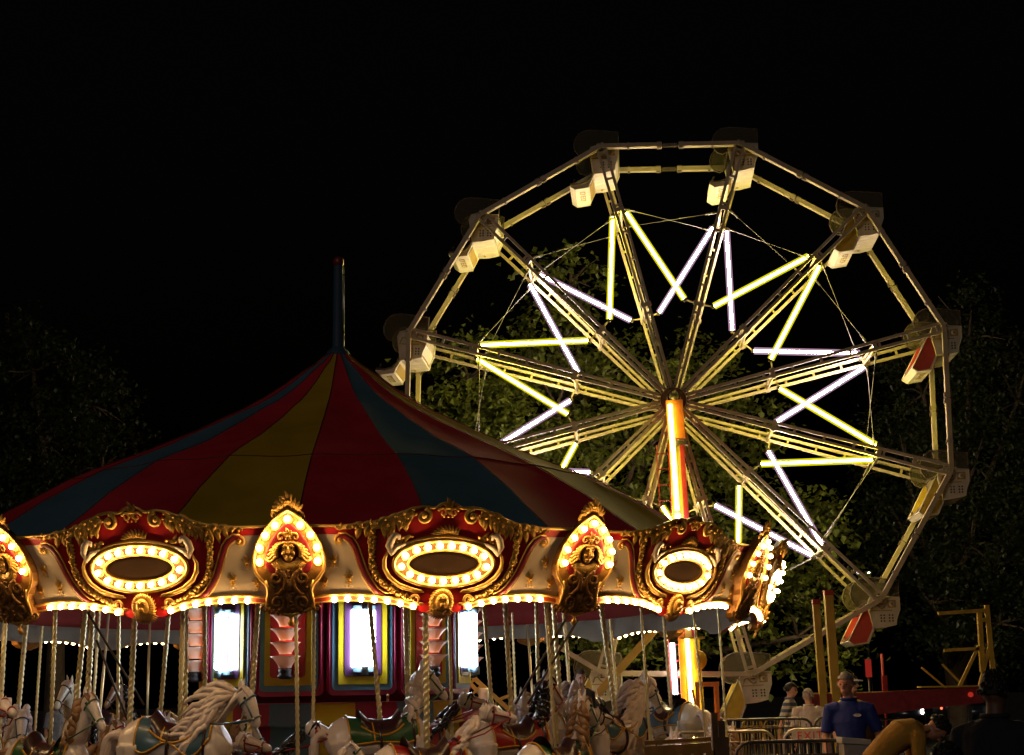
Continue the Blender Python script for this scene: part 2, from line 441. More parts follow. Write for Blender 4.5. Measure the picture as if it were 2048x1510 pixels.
def bulb_mesh(name, m):
    bm = bmesh.new(); bmesh.ops.create_icosphere(bm, subdivisions=2, radius=.030)
    me = bpy.data.meshes.new(name); bm.to_mesh(me); bm.free(); me.materials.append(m)
    me.polygons.foreach_set('use_smooth', [True]*len(me.polygons))
    return me
bulb_me = bulb_mesh('light_bulb', K['bulb'])
LOWB = []
us = [.312+.1417*k for k in range(7)]
LOWB = [(s*u, interp(LO, u)+.014) for s in (-1, 1) for u in us]
def bulb(parent, p):
    o = bpy.data.objects.new('light_bulb', bulb_me); C.objects.link(o); o.parent = parent; o.location = p
    return o

def child(name, me, parent, rz=0):
    o = bpy.data.objects.new(name, me); C.objects.link(o); o.parent = parent; o.rotation_euler = (0, 0, rz)
    return o
n_single = 0
rest = MB()
icov = [v.co.copy() for v in bulb_me.vertices]; icof = [tuple(p.vertices) for p in bulb_me.polygons]
def rest_bulb(p, rz):
    q = M.Rotation(rz, 3, 'Z') @ V(p)
    rest.add([q+c for c in icov], icof)
for k in range(12):
    kk = k-1                                    # sector kk runs from shield kk to shield kk+1
    rz = TH0+(kk+.5)*STEP
    b = child('rounding_board', board_me, carousel, rz)
    front = kk in (-2, -1, 0, 1, 2)
    if front:
        child('gilded_relief', relief_me, b); child('oval_mirror', mirror_me, b)
    single = kk in (-1, 0, 1)
    for (u, v) in (OV if front else []):
        p = btf((u, v, .072))
        if single and kk != 1: bulb(b, p)
        else: rest_bulb(p, rz)
    for (u, v) in LOWB:
        p = btf((u, v, .058))
        if single and not (kk == 1 and u > 0): bulb(b, p)
        else: rest_bulb(p, rz)

# --- shields between the boards
SH = [(0,3.56),(.055,3.53),(.12,3.485),(.20,3.41),(.27,3.32),(.325,3.22),(.355,3.12),(.365,3.03),(.35,2.95),(.30,2.88),(.24,2.82),(.222,2.75),(.235,2.67),(.235,2.60),(.17,2.55),(.08,2.53),(0,2.50)]
outline = SH+[(-u, v) for u, v in reversed(SH[1:-1])]
s_ = MB(stf)
s_.prism(outline, -.17, -.035, lambda u, v, w: (u, v, w), 0)
INN = [(0,3.425),(.06,3.385),(.13,3.31),(.19,3.22),(.225,3.11),(.23,3.02),(.20,2.955),(.12,2.93)]
inn = INN+[(-u, v) for u, v in reversed(INN[1:])]
s_.prism(inn, -.035, -.022, lambda u, v, w: (u, v, w), 1)
s_.prism([(.21,2.88),(.215,2.75),(.21,2.62),(.10,2.545),(-.10,2.545),(-.21,2.62),(-.215,2.75),(-.21,2.88)][::-1], -.035, -.024, lambda u, v, w: (u, v, w), 2)
shield_me = fix_normals(s_.build('shield', [K['shieldgold'], K['dkred'], K['bronze']], coll=False)).data
t = MB(lambda p: stf((p[0], p[1], -.035+(p[2]+.035)*.62-.004))); r = random.Random(5)
t.tube([(u, v, -.03) for u, v in outline], .017, 8, 1, closed=True)
t.tube([(u, v, -.02) for u, v in inn], .013, 8, 3, closed=True)
SB = [(0,3.467)]+[(s*u, 3.467-d) for u, d in ((.129,.062),(.233,.159),(.296,.285),(.300,.422)) for s in (-1, 1)]
for u, v in SB:
    t.tube([(u+.042*cos(2*pi*k/12), v+.042*sin(2*pi*k/12), -.018) for k in range(12)], .010, 5, 0, closed=True)
for s in (-1, 1):                                                    # rib pattern between bulbs
    for a, b in (((.06,3.44),(.09,3.43)),((.17,3.36),(.2,3.33)),((.255,3.245),(.275,3.21)),((.29,3.11),(.29,3.08))):
        leaf(t, s*a[0], a[1], -.8 if s > 0 else pi+.3, .05, .018, -.03, .02, 0)
# mask
FC = 3.155
t.sphere((0, FC, .0), .088, 16, 12, 0, (.82, 1.18, .62))
t.sphere((0, FC-.075, .02), .045, 10, 8, 0, (.9, .8, .8))            # chin
t.tube([(0,FC+.04,.052),(0,FC,.068),(0,FC-.022,.078),(0,FC-.032,.06)], [.010,.012,.019,.012], 8, 0)
for s in (-1, 1):
    t.tube([(s*.062,FC+.035,.025),(s*.035,FC+.05,.052),(s*.010,FC+.04,.056)], .010, 6, 0)
    t.sphere((s*.033, FC+.022, .042), .015, 8, 6, 2, (1.3, .8, .6))
    t.sphere((s*.045, FC-.03, .035), .026, 8, 6, 0)
    for k in range(11):                                              # flowing hair
        a = .25+k*.19
        pts = []
        for j in range(6):
            q = .085+.022*j+.004*k
            aa = a+.10*sin(j*1.3+k)-.10*j
            pts.append((s*q*sin(aa)*1.0, FC+q*cos(aa)*.85-.015*j, .035-.010*j))
        t.tube(pts, [.018,.018,.016,.015,.012,.006], 6, 0)
    t.tube(spiral(s*.07, FC+.135, .045, 1.1, pi if s > 0 else 0, -s, .01), [.014-.0003*i for i in range(23)], 6, 0)
t.tube([(-.028,FC-.055,.05),(0,FC-.05,.062),(.028,FC-.055,.05)], .008, 6, 2)
t.tube([(-.024,FC-.068,.05),(0,FC-.07,.06),(.024,FC-.068,.05)], .009, 6, 0)
fleur(t, 0, FC+.15, 1.1, .02, 0)
for k in range(21):                                                  # ray collar
    a = -pi/2+(k-10)*.105
    t.tube([(.09*cos(a), FC-.03+.09*sin(a), .0), (.19*cos(a), FC-.02+.20*sin(a), -.012)], [.009,.014], 6, 0)
t.tube([(.20*cos(-pi/2+(k-10)*.105), FC-.02+.21*sin(-pi/2+(k-10)*.105), -.012) for k in range(21)], .01, 6, 1)
# dark scrollwork below the mask
for s in (-1, 1):
    t.tube(spiral(s*.135, 2.885, .075, 1.4, pi/2, s, -.01), [.030-.0008*i for i in range(23)], 8, 2)
    t.tube(spiral(s*.125, 2.635, .078, 1.4, -pi/2, -s, -.01), [.030-.0008*i for i in range(23)], 8, 2)
    t.tube([(s*.135,2.96,-.01),(s*.06,2.93,.0),(s*.03,2.86,.01),(s*.05,2.78,.01),(s*.11,2.72,.0),(s*.16,2.715,-.01)], [.02,.024,.028,.028,.024,.016], 8, 2)
    t.tube([(s*.25,2.86,-.03),(s*.222,2.78,-.02),(s*.222,2.70,-.02),(s*.24,2.62,-.03)], .016, 6, 1)
    garland(t, [(s*.03,2.90),(s*.09,2.82),(s*.17,2.78)], 10, .06, .02, -.03, r, 2)
    garland(t, [(s*.04,2.56),(s*.14,2.55),(s*.22,2.585)], 9, .05, .016, -.03, r, 2)
    garland(t, [(s*.16,3.475),(s*.13,3.52),(s*.10,3.58),(s*.05,3.63)], 12, .07, .022, -.09, r, 2 if s > 0 else 0)
    t.tube(spiral(s*.27, 2.575, .04, 1.1, 0 if s > 0 else pi, s, -.06), .012, 6, 2)
garland(t, [(0,2.94),(0,2.82),(0,2.70),(0,2.58)], 26, .07, .022, -.01, r, 2, 1.3)
t.sphere((0, 2.80, .01), .05, 10, 8, 2, (1, 1.2, .6)); t.sphere((0, 2.68, .01), .04, 10, 8, 2, (1, 1.2, .6))
for k in range(-4, 5): leaf(t, .012*k, 3.56, pi/2-k*.33-.25, .16-.008*abs(k), .026, -.08, .04, 0)
fleur(t, 0, 3.66, 1.3, -.06, 0)
# drop finial
t.lathe([(.0,-.0),(.022,.008),(.036,.03),(.03,.055),(.012,.075),(.02,.09),(.05,.12),(.03,.14),(0,.15)], 10, (0,2.395,-.06), 0, ax=M(((1,0,0),(0,0,1),(0,1,0))))
crest_me = t.build('carved_mask_crest', [K['gold'], K['gold_plain'], K['bronze'], K['redsteel']], coll=False).data
for k in range(12):
    kk = k-2
    rz = TH0+kk*STEP
    s = child('shield', shield_me, carousel, rz)
    if kk in (-2, -1, 0, 1, 2, 3): child('carved_mask_crest', crest_me, s)
    for (u, v) in (SB if kk in (-2, -1, 0, 1, 2, 3) else []):
        p = stf((u, v, .016))
        if kk in (0, 1): bulb(s, p)
        else: rest_bulb(p, rz)
ro = rest.build('light_bulb', [K['bulbdim'] if False else K['bulb']], carousel); ro['kind'] = 'stuff'

# --- tent canopy
PROF = [(.10,6.72),(.34,6.50),(.6,6.32),(.88,6.10),(1.17,5.90),(1.48,5.71),(1.8,5.55),(2.17,5.35),(2.55,5.17),(2.92,4.99),(3.3,4.83),(3.62,4.69),(3.9,4.56),(4.3,4.33),(4.75,4.07),(5.15,3.80),(5.5,3.58),(5.85,3.34),(6.12,3.14)]
mb = MB(); NS = 24; SUB = 6
pat = [2, 0, 1, 0]                              # ochre, red, blue, red
for i in range(NS):
    a0 = TH0+(i-1)*2*pi/NS
    vs = []; fs = []
    for j, (rr, z) in enumerate(PROF):
        for q in range(SUB+1):
            f = q/SUB; a = a0+2*pi/NS*f
            sag = 4*f*(1-f); d = (.010+.006*rr)*sag*(1 if j not in (12,) else .35)
            if j > 12: d += .03*sag*sin(pi*min(1, (j-12)/5))
            chord = 1-(1-cos(pi/NS))*sag*.9
            wob = .012*sin(7*a+j*.9)+.008*sin(23*a+j)
            vs.append((rr*chord*sin(a), -rr*chord*cos(a), z-d+wob*min(1, rr/3)))
    for j in range(len(PROF)-1):
        for q in range(SUB):
            a = j*(SUB+1)+q; fs.append((a, a+SUB+1, a+SUB+2, a+1))
    mb.add(vs, fs, pat[i % 4])
tent = mb.build('tent_canopy', [K['tentred'], K['tentblue'], K['tentyel']], carousel)
mb = MB()
for i in range(NS):
    a = TH0+i*2*pi/NS
    if i % 2 == 0 or True:
        mb.tube([(rr*sin(a), -rr*cos(a), z+.012+(.012*sin(7*a+j*.9)+.008*sin(23*a+j))*min(1, rr/3)) for j, (rr, z) in enumerate(PROF)], .0045, 5, 0)
ring = []
for i in range(NS*SUB):
    a = TH0+i*2*pi/NS/SUB; f = (i % SUB)/SUB; sag = 4*f*(1-f)
    rr, z = PROF[12]; d = (.010+.006*rr)*sag*.35; chord = 1-(1-cos(pi/NS))*sag*.9
    ring.append((rr*chord*sin(a), -rr*chord*cos(a), z-d+.004+(.012*sin(7*a+12*.9)+.008*sin(23*a+12))))
mb.tube(ring, .007, 5, 0, closed=True)
mb.build('canopy_seam', [K['tentseam']], carousel)
mb = MB()
mb.lathe([(.20,6.60),(.17,6.70),(.10,6.76),(.085,6.78),(.07,8.05),(.06,8.06)], 10, (0,0,0), 0)
mb.lathe([(.075,8.04),(.085,8.06),(.085,8.13),(.05,8.17),(0,8.18)], 10, (0,0,0), 1)
mb.tube([(.085,-.02,6.78),(.085,-.02,8.02)], .012, 6, 2)
mb.build('mast', [mat('dark_blue_mast', (.05,.085,.13), .4, coat=.3), K['dkred'], K['steel']], carousel)

# --- inside: ring beam, sweeps, braces, platform
mb = MB()
mb.lathe([(4.55,3.2),(4.62,3.05),(4.66,3.0),(4.66,2.90),(4.72,2.86),(4.72,2.82),(4.78,2.82),(4.78,2.88),(4.74,2.92),(4.74,3.05),(4.66,3.2)], 72, (0,0,0), 0)
mb.build('ring_beam', [K['beamred']], carousel)
mb = MB()
for k in range(12):
    a = TH0+k*STEP; mb = MB()
    mb.beam((1.0*sin(a), -1.0*cos(a), 3.55), (6.05*sin(a), -6.05*cos(a), 3.05), .07, .12, (0,0,1), 0)
    mb.build('sweep', [K['dkred']], carousel)
for a, b in (((3.22,-4.25,2.60),(2.55,-3.86,1.55)),((3.30,-4.25,2.50),(2.70,-3.86,1.55)),((-2.56,-3.66,2.72),(-1.85,-3.66,1.62)),((-2.50,-3.45,2.40),(-2.05,-3.45,1.35))):
    mb = MB(); mb.tube([a, b], .014, 6, 0); mb.build('brace_rod', [K['paintdk']], carousel)
mb = MB()
mb.lathe([(2.0,.36),(6.0,.36),(6.04,.33),(6.04,.22),(5.98,.20),(2.0,.20)], 72, (0,0,0), 0)
mb.lathe([(5.98,.22),(5.9,.02),(5.86,.02),(5.9,.2)], 72, (0,0,0), 1)
mb.build('platform', [K['wood'], K['dkred']], carousel)

# --- centre drum
mb = MB()
RD = 1.78
mb.lathe([(1.5,3.5),(RD,3.45),(RD,1.60),(RD-.1,1.56),(1.62,1.50),(1.62,1.40)], 48, (0,0,0), 0)
mb.build('centre_drum', [K['wine']], carousel)
def dtf(p): return V((p[0], -p[2], p[1]))       # (u, z, out)
def rrect(hw, z0, z1, rad, n=5):
    out = []
    for cx_, cz, a0 in ((hw-rad, z0+rad, -pi/2), (hw-rad, z1-rad, 0), (-hw+rad, z1-rad, pi/2), (-hw+rad, z0+rad, pi)):
        for i in range(n+1):
            a = a0+pi/2*i/n; out.append((cx_+rad*cos(a), cz+rad*sin(a)))
    return out
def drum_panel(name):
    mb = MB(dtf)
    for hw, z0, z1, rad, w0, w1, mi in ((.465,1.69,3.4,.10,1.76,1.84,0),(.40,1.755,3.4,.06,1.83,1.868,1),(.325,1.83,3.4,.015,1.86,1.895,2),(.245,1.93,3.0,.05,1.88,1.905,3)):
        mb.prism(rrect(hw, z0, z1, rad), w0, w1, lambda u, v, w: (u, v, w), mi)
    for s in (-1, 1): mb.tube([(s*.44, 1.75, 1.85), (s*.44, 3.4, 1.85)], .014, 6, 0)
    return fix_normals(mb.build(name, [K['magenta'], K['blue'], K['yellow'], mat(name+'_niche', (.10,.04,.13) if name == 'light_panel' else (.50,.02,.025), .3, coat=.4)], coll=False)).data
lp_me = drum_panel('light_panel'); sp_me = drum_panel('shade_panel')
ft_me = []
for i, (x, d) in enumerate(((-.135,.02),(-.075,.10),(-.005,.125),(.065,.105),(.13,.02))):
    mb = MB(dtf); mb.tube([(x, 2.055+.012*(i % 2), 1.93+d), (x, 2.79-.01*(i % 3), 1.93+d)], .027, 8, 0)
    ft_me.append(mb.build('fluorescent_tube', [K['fluor']], coll=False).data)
pass
cap_me = []
for z0, z1, e in ((1.985,2.05,-.04),(2.79,2.845,.03)):
    mb = MB(dtf)
    mb.prism(rrect(.15, z0, z1, .02, 2), 1.905, 1.98, lambda u, v, w: (u, v, w), 0)
    mb.tube([(-.01,z0+min(e,0),2.06),(-.01,z1+max(e,0),2.06)], .05, 10, 0)
    mb.tube([(-.01,(z0+z1)/2,1.95),(-.01,(z0+z1)/2,2.05)], .03, 8, 0)
    cap_me.append(mb.build('lamp_holder', [K['capblue']], coll=False).data)
SHP = [(.085,0),(.082,.012),(.098,.04),(.125,.08),(.155,.115),(.205,.150),(.20,.152),(.15,.122),(.118,.085),(.09,.045),(.07,.014)]
sm = bpy.data.materials.new('glowing_glass_shade'); sm.use_nodes = True
nt = sm.node_tree; b_ = nt.nodes['Principled BSDF']; b_.inputs['Base Color'].default_value = (.80,.66,.55,1); b_.inputs['Roughness'].default_value = .35
tr = nt.nodes.new('ShaderNodeBsdfTranslucent'); tr.inputs['Color'].default_value = (.95,.78,.62,1)
mx = nt.nodes.new('ShaderNodeMixShader'); mx.inputs['Fac'].default_value = .4
nt.links.new(b_.outputs[0], mx.inputs[1]); nt.links.new(tr.outputs[0], mx.inputs[2]); nt.links.new(mx.outputs[0], nt.nodes['Material Output'].inputs['Surface'])
shade_me = []
for k in range(5):
    mb = MB()
    mb.lathe(SHP, 20, (0, -1.985, 2.05+.178*k+.005), 0)
    shade_me.append(mb.build('glass_shade', [sm], coll=False).data)
gl_mat = emit('orange_glow_lamp', (1,.45,.22), 9); gl_me = []
for k in range(1, 5):
    mb = MB(); mb.sphere((0, -1.985, 2.05+.178*k+.05), .038, 8, 6, 0); gl_me.append(mb.build('glow_lamp', [gl_mat], coll=False).data)
mb = MB()
mb.lathe([(.06,0),(.10,.02),(.10,.05),(.08,.06),(.085,.09),(.09,.12),(.06,.14)], 14, (0,-1.985,1.91), 0)
fx_me = mb.build('shade_base', [K['dark']], coll=False).data
for k in range(12):
    rz = TH0+(k+.5)*STEP
    if k % 2 == 0:
        p = child('light_panel', lp_me, carousel, rz)
        [child('fluorescent_tube', q, p) for q in ft_me]
        for c_ in cap_me: child('lamp_holder', c_, p)
    else:
        p = child('shade_panel', sp_me, carousel, rz)
        for s in shade_me: child('glass_shade', s, p)
        [child('glow_lamp', q, p) for q in gl_me]; child('shade_base', fx_me, p)
# lower skirt of the drum
mb = MB(); n = 24; cols = [0, 1, 2, 0, 1, 2]
for i in range(n):
    a0 = TH0+R_(11)+2*pi*i/n; a1 = a0+2*pi/n
    vs = []; 
    prof = [(2.12,1.60),(2.14,1.57),(2.15,1.36),(2.19,1.33),(2.10,1.31),(2.14,.9),(2.2,.38)]
    for q in range(5):
        a = a0+(a1-a0)*q/4
        for j, (rr, z) in enumerate(prof):
            zz = z-(.035*sin(pi*q/4) if j in (2,3) else 0); r2 = rr+(.02*sin(pi*q/4) if j >= 4 else 0)
            vs.append((r2*sin(a), -r2*cos(a), zz))
    m_ = len(prof); fs = [(q*m_+j, q*m_+j+1, (q+1)*m_+j+1, (q+1)*m_+j) for q in range(4) for j in range(m_-1)]
    mb.add(vs, fs, cols[i % 6])
mb.lathe([(1.5,1.60),(2.12,1.605),(2.15,1.60)], 48, (0,0,0), 3)
mb.build('drum_skirt', [mat('skirt_red', (.36,.015,.05), .35, coat=.4), mat('skirt_blue', (.10,.21,.30), .3, coat=.5), mat('skirt_yellow', (.62,.42,.012), .35, coat=.4), K['dkred']], carousel)
for a, z in ((.35,1.60),(.42,1.60),(-.5,1.6),(-.58,1.6)):
    mb = MB(); mb.lathe([(.016,0),(.016,.07),(.022,.075),(.022,.085),(.0,.10)], 8, (2.0*sin(a+TH0), -2.0*cos(a+TH0), z), 0); mb.build('control_lever', [K['brass']], carousel)
# ------------------------------------------------------------------ ferris wheel
WX, WY, WZ, WYAW, WA0, HW, WR = 3.5956, 33.5182, 7.9275, -.0788, R_(106)-.0451, .8151, 6.1
wheel = thing('ferris_wheel_ride', 'big pale steel ferris wheel carrying crossed yellow and white light tubes', 'ferris wheel', (WX, WY, WZ), WYAW)
def sp(i, r, off=0, y=0):
    a = WA0-i*pi/6
    return V((r*cos(a)-off*sin(a), y, r*sin(a)+off*cos(a)))
for i in range(12):
    for sd in (-1, 1):
        y = sd*HW; mb = MB()
        wdt = .062
        for o in (-1, 1):
            a = sp(i, .26, o*.045, y*.93); b = sp(i, 6.05, o*.095, y)
            mb.beam(a, b, wdt, .075, (0,1,0), 0)
            mb.beam(a+V((0,-sd*.035,0)), b+V((0,-sd*.035,0)), .03, .04, (0,1,0), 0)
        for k in range(9):
            rr = .75+k*.65
            o = .05+.045*(rr-.42)/5.6
            mb.beam(sp(i, rr, -o, y*(.93+.07*rr/6)), sp(i, rr, o, y*(.93+.07*rr/6)), .05, .05, (0,1,0), 0)
        a = sp(i, 6.1, 0, y)
        mb.tube([a+V((0,-.06,0)), a+V((0,.06,0))], .06, 10, 1)
        mb.box(a, (.16,.03,.16), M.Rotation(-(WA0-i*pi/6), 3, 'Y'), 0)
        mb.build('spoke', [K['paint'], K['paintdk']], wheel)
        # rim beam with a turnbuckle joint in the middle
        mb = MB(); p = sp(i, 6.1, 0, y); q = sp(i+1, 6.1, 0, y); d = (q-p); L = d.length; d.normalize()
        g1 = .497 if i % 12 != 0 else .44
        mb.beam(p, p+d*L*g1, .10, .13, (0,1,0), 0); mb.beam(q-d*L*g1, q, .10, .13, (0,1,0), 0)
        m_ = (p+q)/2; nrm = V((-d.z,0,d.x))
        mb.tube([m_-d*L*(.5-g1), m_+d*L*(.5-g1)], .02, 6, 1)
        for o in (-.035, .035):
            mb.beam(m_-d*.16+nrm*o, m_+d*.16+nrm*o, .02, .03, (0,1,0), 1)
        for s in (-1, 1):
            e = m_+d*(s*L*(.5-g1)); mb.box(e+d*(s*.06), (.10,.115,.15), M.Rotation(-math.atan2(d.z, d.x), 3, 'Y'), 1)
            e = m_+d*(s*L*.30); mb.box(e, (.05,.11,.145), M.Rotation(-math.atan2(d.z, d.x), 3, 'Y'), 1)
        mb.build('rim_beam', [K['paint'], K['paintdk']], wheel)
    # ties between the two sides
    mb = MB()
    for rr in (2.25, 4.55):
        for o in (-.05, .05):
            mb.tube([sp(i, rr, o, -HW*.97), sp(i, rr, o, HW*.97)], .03, 6, 0)
        for y in (-HW*.97, HW*.97):
            mb.box(sp(i, rr, 0, y), (.10,.05,.24), M.Rotation(-(WA0-i*pi/6), 3, 'Y'), 0)
        mb.build('cross_tie', [K['paint'], K['paintdk']], wheel); mb = MB()
    mb.tube([sp(i, 6.1, 0, -HW), sp(i, 6.1, 0, HW)], .028, 6, 0)
    mb.build('seat_pin', [K['paint'], K['paintdk']], wheel)
    # crossed wire ropes to the next spoke
    for s in (-1, 1):
        mb = MB()
        a = sp(i, 4.6, 0, -s*HW*.97); b = sp(i+1, 4.45, 0, s*HW*.97)
        mb.tube([a, b], .008, 5, 0)
        for e, f in ((a, b), (b, a)):
            d = (f-e).normalized(); mb.tube([e+d*.15, e+d*.45], .022, 6, 0)
            mb.tube([e+d*.2, e+d*.3], .032, 6, 0)
        mb.build('wire_rope', [K['cable']], wheel)
    # light tubes: yellow on the near side, white on the far side
    yel = i % 2 == 0; y = (-HW*.78 if yel else HW*.72)
    for s in (-1, 1):
        a = sp(i, 4.48, -s*.16, y); b = sp(i+s, 2.28, s*.30, y)
        d = (b-a).normalized()
        e1, e2 = a+d*.02, b-d*.06
        mb = MB(); mb.tube([e1, e2], .027, 8, 0)
        tb = mb.build('light_tube', [K['tubey'] if yel else K['tubew']], wheel)
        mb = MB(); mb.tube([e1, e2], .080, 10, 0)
        mb.build('halo_shell', [K['haloy'] if yel else K['halow']], tb)  # added glowing shell, draws the coloured halo of the tube
        mb = MB()
        mb.beam(e1-d*.07, e1, .07, .07, (0,1,0), 1); mb.beam(e2, e2+d*.07, .07, .07, (0,1,0), 1)
        mb.tube([e1+V((0,.075,0)), e2+V((0,.075,0))], .02, 6, 0)
        c_ = sp(i+s, 2.28, s*.08, y); mb.beam(e2+V((0,.05,0)), c_, .03, .03, (0,1,0), 0)
        mb.build('tube_bracket', [K['paint'], K['paintdk']], tb)
mb = MB()
YX = M(((1,0,0),(0,0,1),(0,1,0)))
for s in (-1, 1):
    mb.lathe([(0,-.06),(.27,-.06),(.29,-.03),(.29,.03),(.27,.06),(0,.06)], 24, (0, s*HW*.93, 0), 0, ax=YX)
    mb.lathe([(0,-.13),(.14,-.12),(.16,-.08),(.16,.08),(.14,.12),(0,.13)], 20, (0, s*HW*.98, 0), 0, ax=YX)
    for k in range(12):
        for o in (-.05, .05): mb.tube([sp(k, .31, o, s*HW*.93-.08), sp(k, .31, o, s*HW*.93+.08)], .018, 6, 1)
mb.lathe([(.14,-1.15),(.14,1.15)], 16, (0,0,0), 0, ax=YX)
mb.lathe([(0,-1.34),(.10,-1.33),(.10,-1.0)], 14, (0,0,0), 1, ax=YX)
mb.build('hub', [K['hub'], K['paintdk']], wheel)

# ---- gondola seats hanging from the rim pins
SIDE = [(.40,.03),(.39,-.22),(.31,-.42),(.30,-.53),(.05,-.585),(-.18,-.60),(-.27,-.07),(-.22,.04),(-.10,.07)]
MESH = [(.41,.40),(.10,.44),(-.22,.47),(-.38,.455),(-.50,.39),(-.58,.28),(-.62,.14),(-.60,.0),(-.52,-.12),(-.40,-.17),(-.27,-.10),(-.20,.05),(.40,.04)]
FOOT = [(-.30,-.10),(-.42,-.33),(-.56,-.58),(-.72,-.86),(-.60,-.94),(-.30,-.90),(-.17,-.63)]
SW = .66
def arr(u, v, w): return (u, w, v)
def make_seat(foot_mat, extra, apron=True):
    o = thing('ferris_gondola', extra, 'ferris seat', (0,0,0))
    for s in (-1, 1):
        mb = MB(); mb.prism(SIDE, s*SW-.018, s*SW+.018, arr, 0)
        out = s*(SW+.02)
        mb.tube([(u, out, v) for u, v in SIDE], .016, 6, 0, closed=True)
        # embossed scroll band and round emblem, then two blocks of six drilled holes
        mb.tube([(-.20,out,-.20),(-.16,out,-.10),(-.10,out,-.08),(-.04,out,-.16),(.02,out,-.20),(.08,out,-.16)], .016, 6, 1)
        mb.box((.0,out,-.235), (.46,.014,.022), None, 1)
        mb.box((.23,out,-.10), (.18,.012,.16), None, 1)
        mb.lathe([(.0,0),(.06,0),(.06,.02),(0,.02)], 14, (.23,out-.008,-.10), 0, ax=YX)
        mb.lathe([(.0,0),(.03,0),(.03,.03),(0,.03)], 12, (.23,out-.012,-.10), 1, ax=YX)
        for cx_ in (-.01,.055,.165,.23):
            for cz in (-.335,-.395,-.455):
                mb.lathe([(0,0),(.018,0),(.018,.012),(0,.012)], 8, (cx_,out-.012+ (0 if s < 0 else .004),cz), 2, ax=YX)
        fix_normals(mb.build('side_panel', [K['seatwhite'], K['seatmark'], K['dark']], o))
        mb = MB(); mb.prism(MESH, s*(SW-.03)-.004, s*(SW-.03)+.004, arr, 0)
        sc_ = fix_normals(mb.build('mesh_screen', [K['screen']], o))
        mb = MB(); mb.tube([(u, s*(SW-.03), v) for u, v in MESH], .013, 6, 0, closed=True)
        mb.build('screen_frame', [K['paintdk']], sc_)
        if not apron:
            mb = MB(); mb.tube([(-.19, s*(SW-.01), -.50),(-.24, s*(SW-.01), -.66),(-.36, s*(SW-.01), -.78),(-.52, s*(SW-.01), -.83),(-.72, s*(SW-.01), -.82)], .028, 6, 0)
            mb.prism([(-.17,-.55),(-.24,-.68),(-.36,-.79),(-.52,-.84),(-.72,-.83),(-.61,-.94),(-.30,-.90)], s*(SW-.02)-.012, s*(SW-.02)+.012, arr, 1)
            fix_normals(mb.build('foot_rim', [K['paintdk'], K['seatwhite']], o)); continue
        mb = MB(); mb.prism(FOOT, s*(SW-.02)-.012, s*(SW-.02)+.012, arr, 0)
        ap = fix_normals(mb.build('side_apron', [foot_mat], o))
        mb = MB()
        mb.tube([(u, s*(SW-.005), v) for u, v in FOOT[3:]], .016, 6, 0)
        mb.tube([(FOOT[0][0], s*(SW-.005), FOOT[0][1]), (FOOT[3][0], s*(SW-.005), FOOT[3][1])], .014, 6, 0)
        mb.tube([(-.23, s*(SW-.005), -.12), (-.10, s*(SW-.005), -.60)], .014, 6, 0)
        mb.build('apron_edge', [K['seatwhite']], ap)
    mb = MB()
    mb.prism([(.385,.02),(.37,-.22),(.29,-.43),(.26,-.42),(.33,-.22),(.345,.02)], -SW, SW, arr, 0)      # backrest
    for k in range(7): mb.beam((.392,-.54+.18*k,.0), (.375,-.54+.18*k,-.22), .02, .02, (1,0,0), 0)
    fix_normals(mb.build('backrest', [K['seatwhite']], o))
    mb = MB()
    mb.prism([(.30,-.50),(-.18,-.575),(-.18,-.61),(.30,-.54)], -SW, SW, arr, 0)                          # seat pan, ribbed below
    for k in range(5): mb.beam((.29,-.52+.26*k,-.535), (-.17,-.52+.26*k,-.605), .035, .02, (0,0,1), 0)
    mb.box((-.02,.52,-.60), (.05,.08,.01), None, 1)
    fix_normals(mb.build('seat_pan', [K['seatwhite'], K['seatmark']], o))
    mb = MB(); mb.prism([(.27,-.36),(.27,-.48),(-.17,-.55),(-.20,-.47)], -SW+.03, SW-.03, arr, 0)
    fix_normals(mb.build('cushion', [foot_mat], o))
    mb = MB()
    mb.prism([(-.17,-.61),(-.30,-.88),(-.33,-.87),(-.20,-.60)], -SW, SW, arr, 0)                          # shin board
    mb.prism([(-.19,-.68),(-.275,-.85),(-.285,-.85),(-.20,-.68)], -SW+.1, SW-.1, arr, 1)
    mb.prism([(-.30,-.88),(-.60,-.925),(-.72,-.845),(-.73,-.87),(-.61,-.955),(-.295,-.915)], -SW, SW, arr, 0)   # footboard
    # the stencilled strip across the underside of the footboard (marks too worn to read)
    def un(x): return -.915-(.295+x)*-.127 if x < -.295 else -.915
    for k, (dy, kind) in enumerate(((-.36,'u'),(-.20,'i'),(-.07,'e'),(.13,'s'))):
        z = -.945
        if kind in 'ues':
            mb.box((-.50,dy,z), (.02,.13,.014), None, 1); mb.box((-.40,dy,z+.012), (.02,.13,.014), None, 1)
        if kind == 'e': mb.box((-.45,dy,z+.006), (.02,.11,.014), None, 1)
        mb.box((-.45,dy-.06,z+.006), (.12,.022,.014), None, 1)
        if kind == 's': mb.box((-.45,dy+.06,z+.006), (.12,.022,.014), None, 1)
    fix_normals(mb.build('footboard', [K['seatwhite'], K['seatmark']], o))
    mb = MB()
    rim = [(-.30+.0*t_, -SW+2*SW*t_, 0) for t_ in (0,1)]
    pts = []
    for k in range(13):
        t_ = k/12; y = -SW+2*SW*t_; pts.append((-.72+.10*(2*t_-1)**2, y, -.85+.14*(2*t_-1)**2))
    mb.tube(pts, .022, 6, 0)
    mb.tube([(-.27,-SW,-.08),(-.29,0,-.06),(-.27,SW,-.08)], .016, 6, 0)
    mb.build('lap_bar', [K['paintdk']], o)
    mb = MB(); mb.tube([(0,-HW+.02,0),(0,HW-.02,0)], .022, 8, 0)
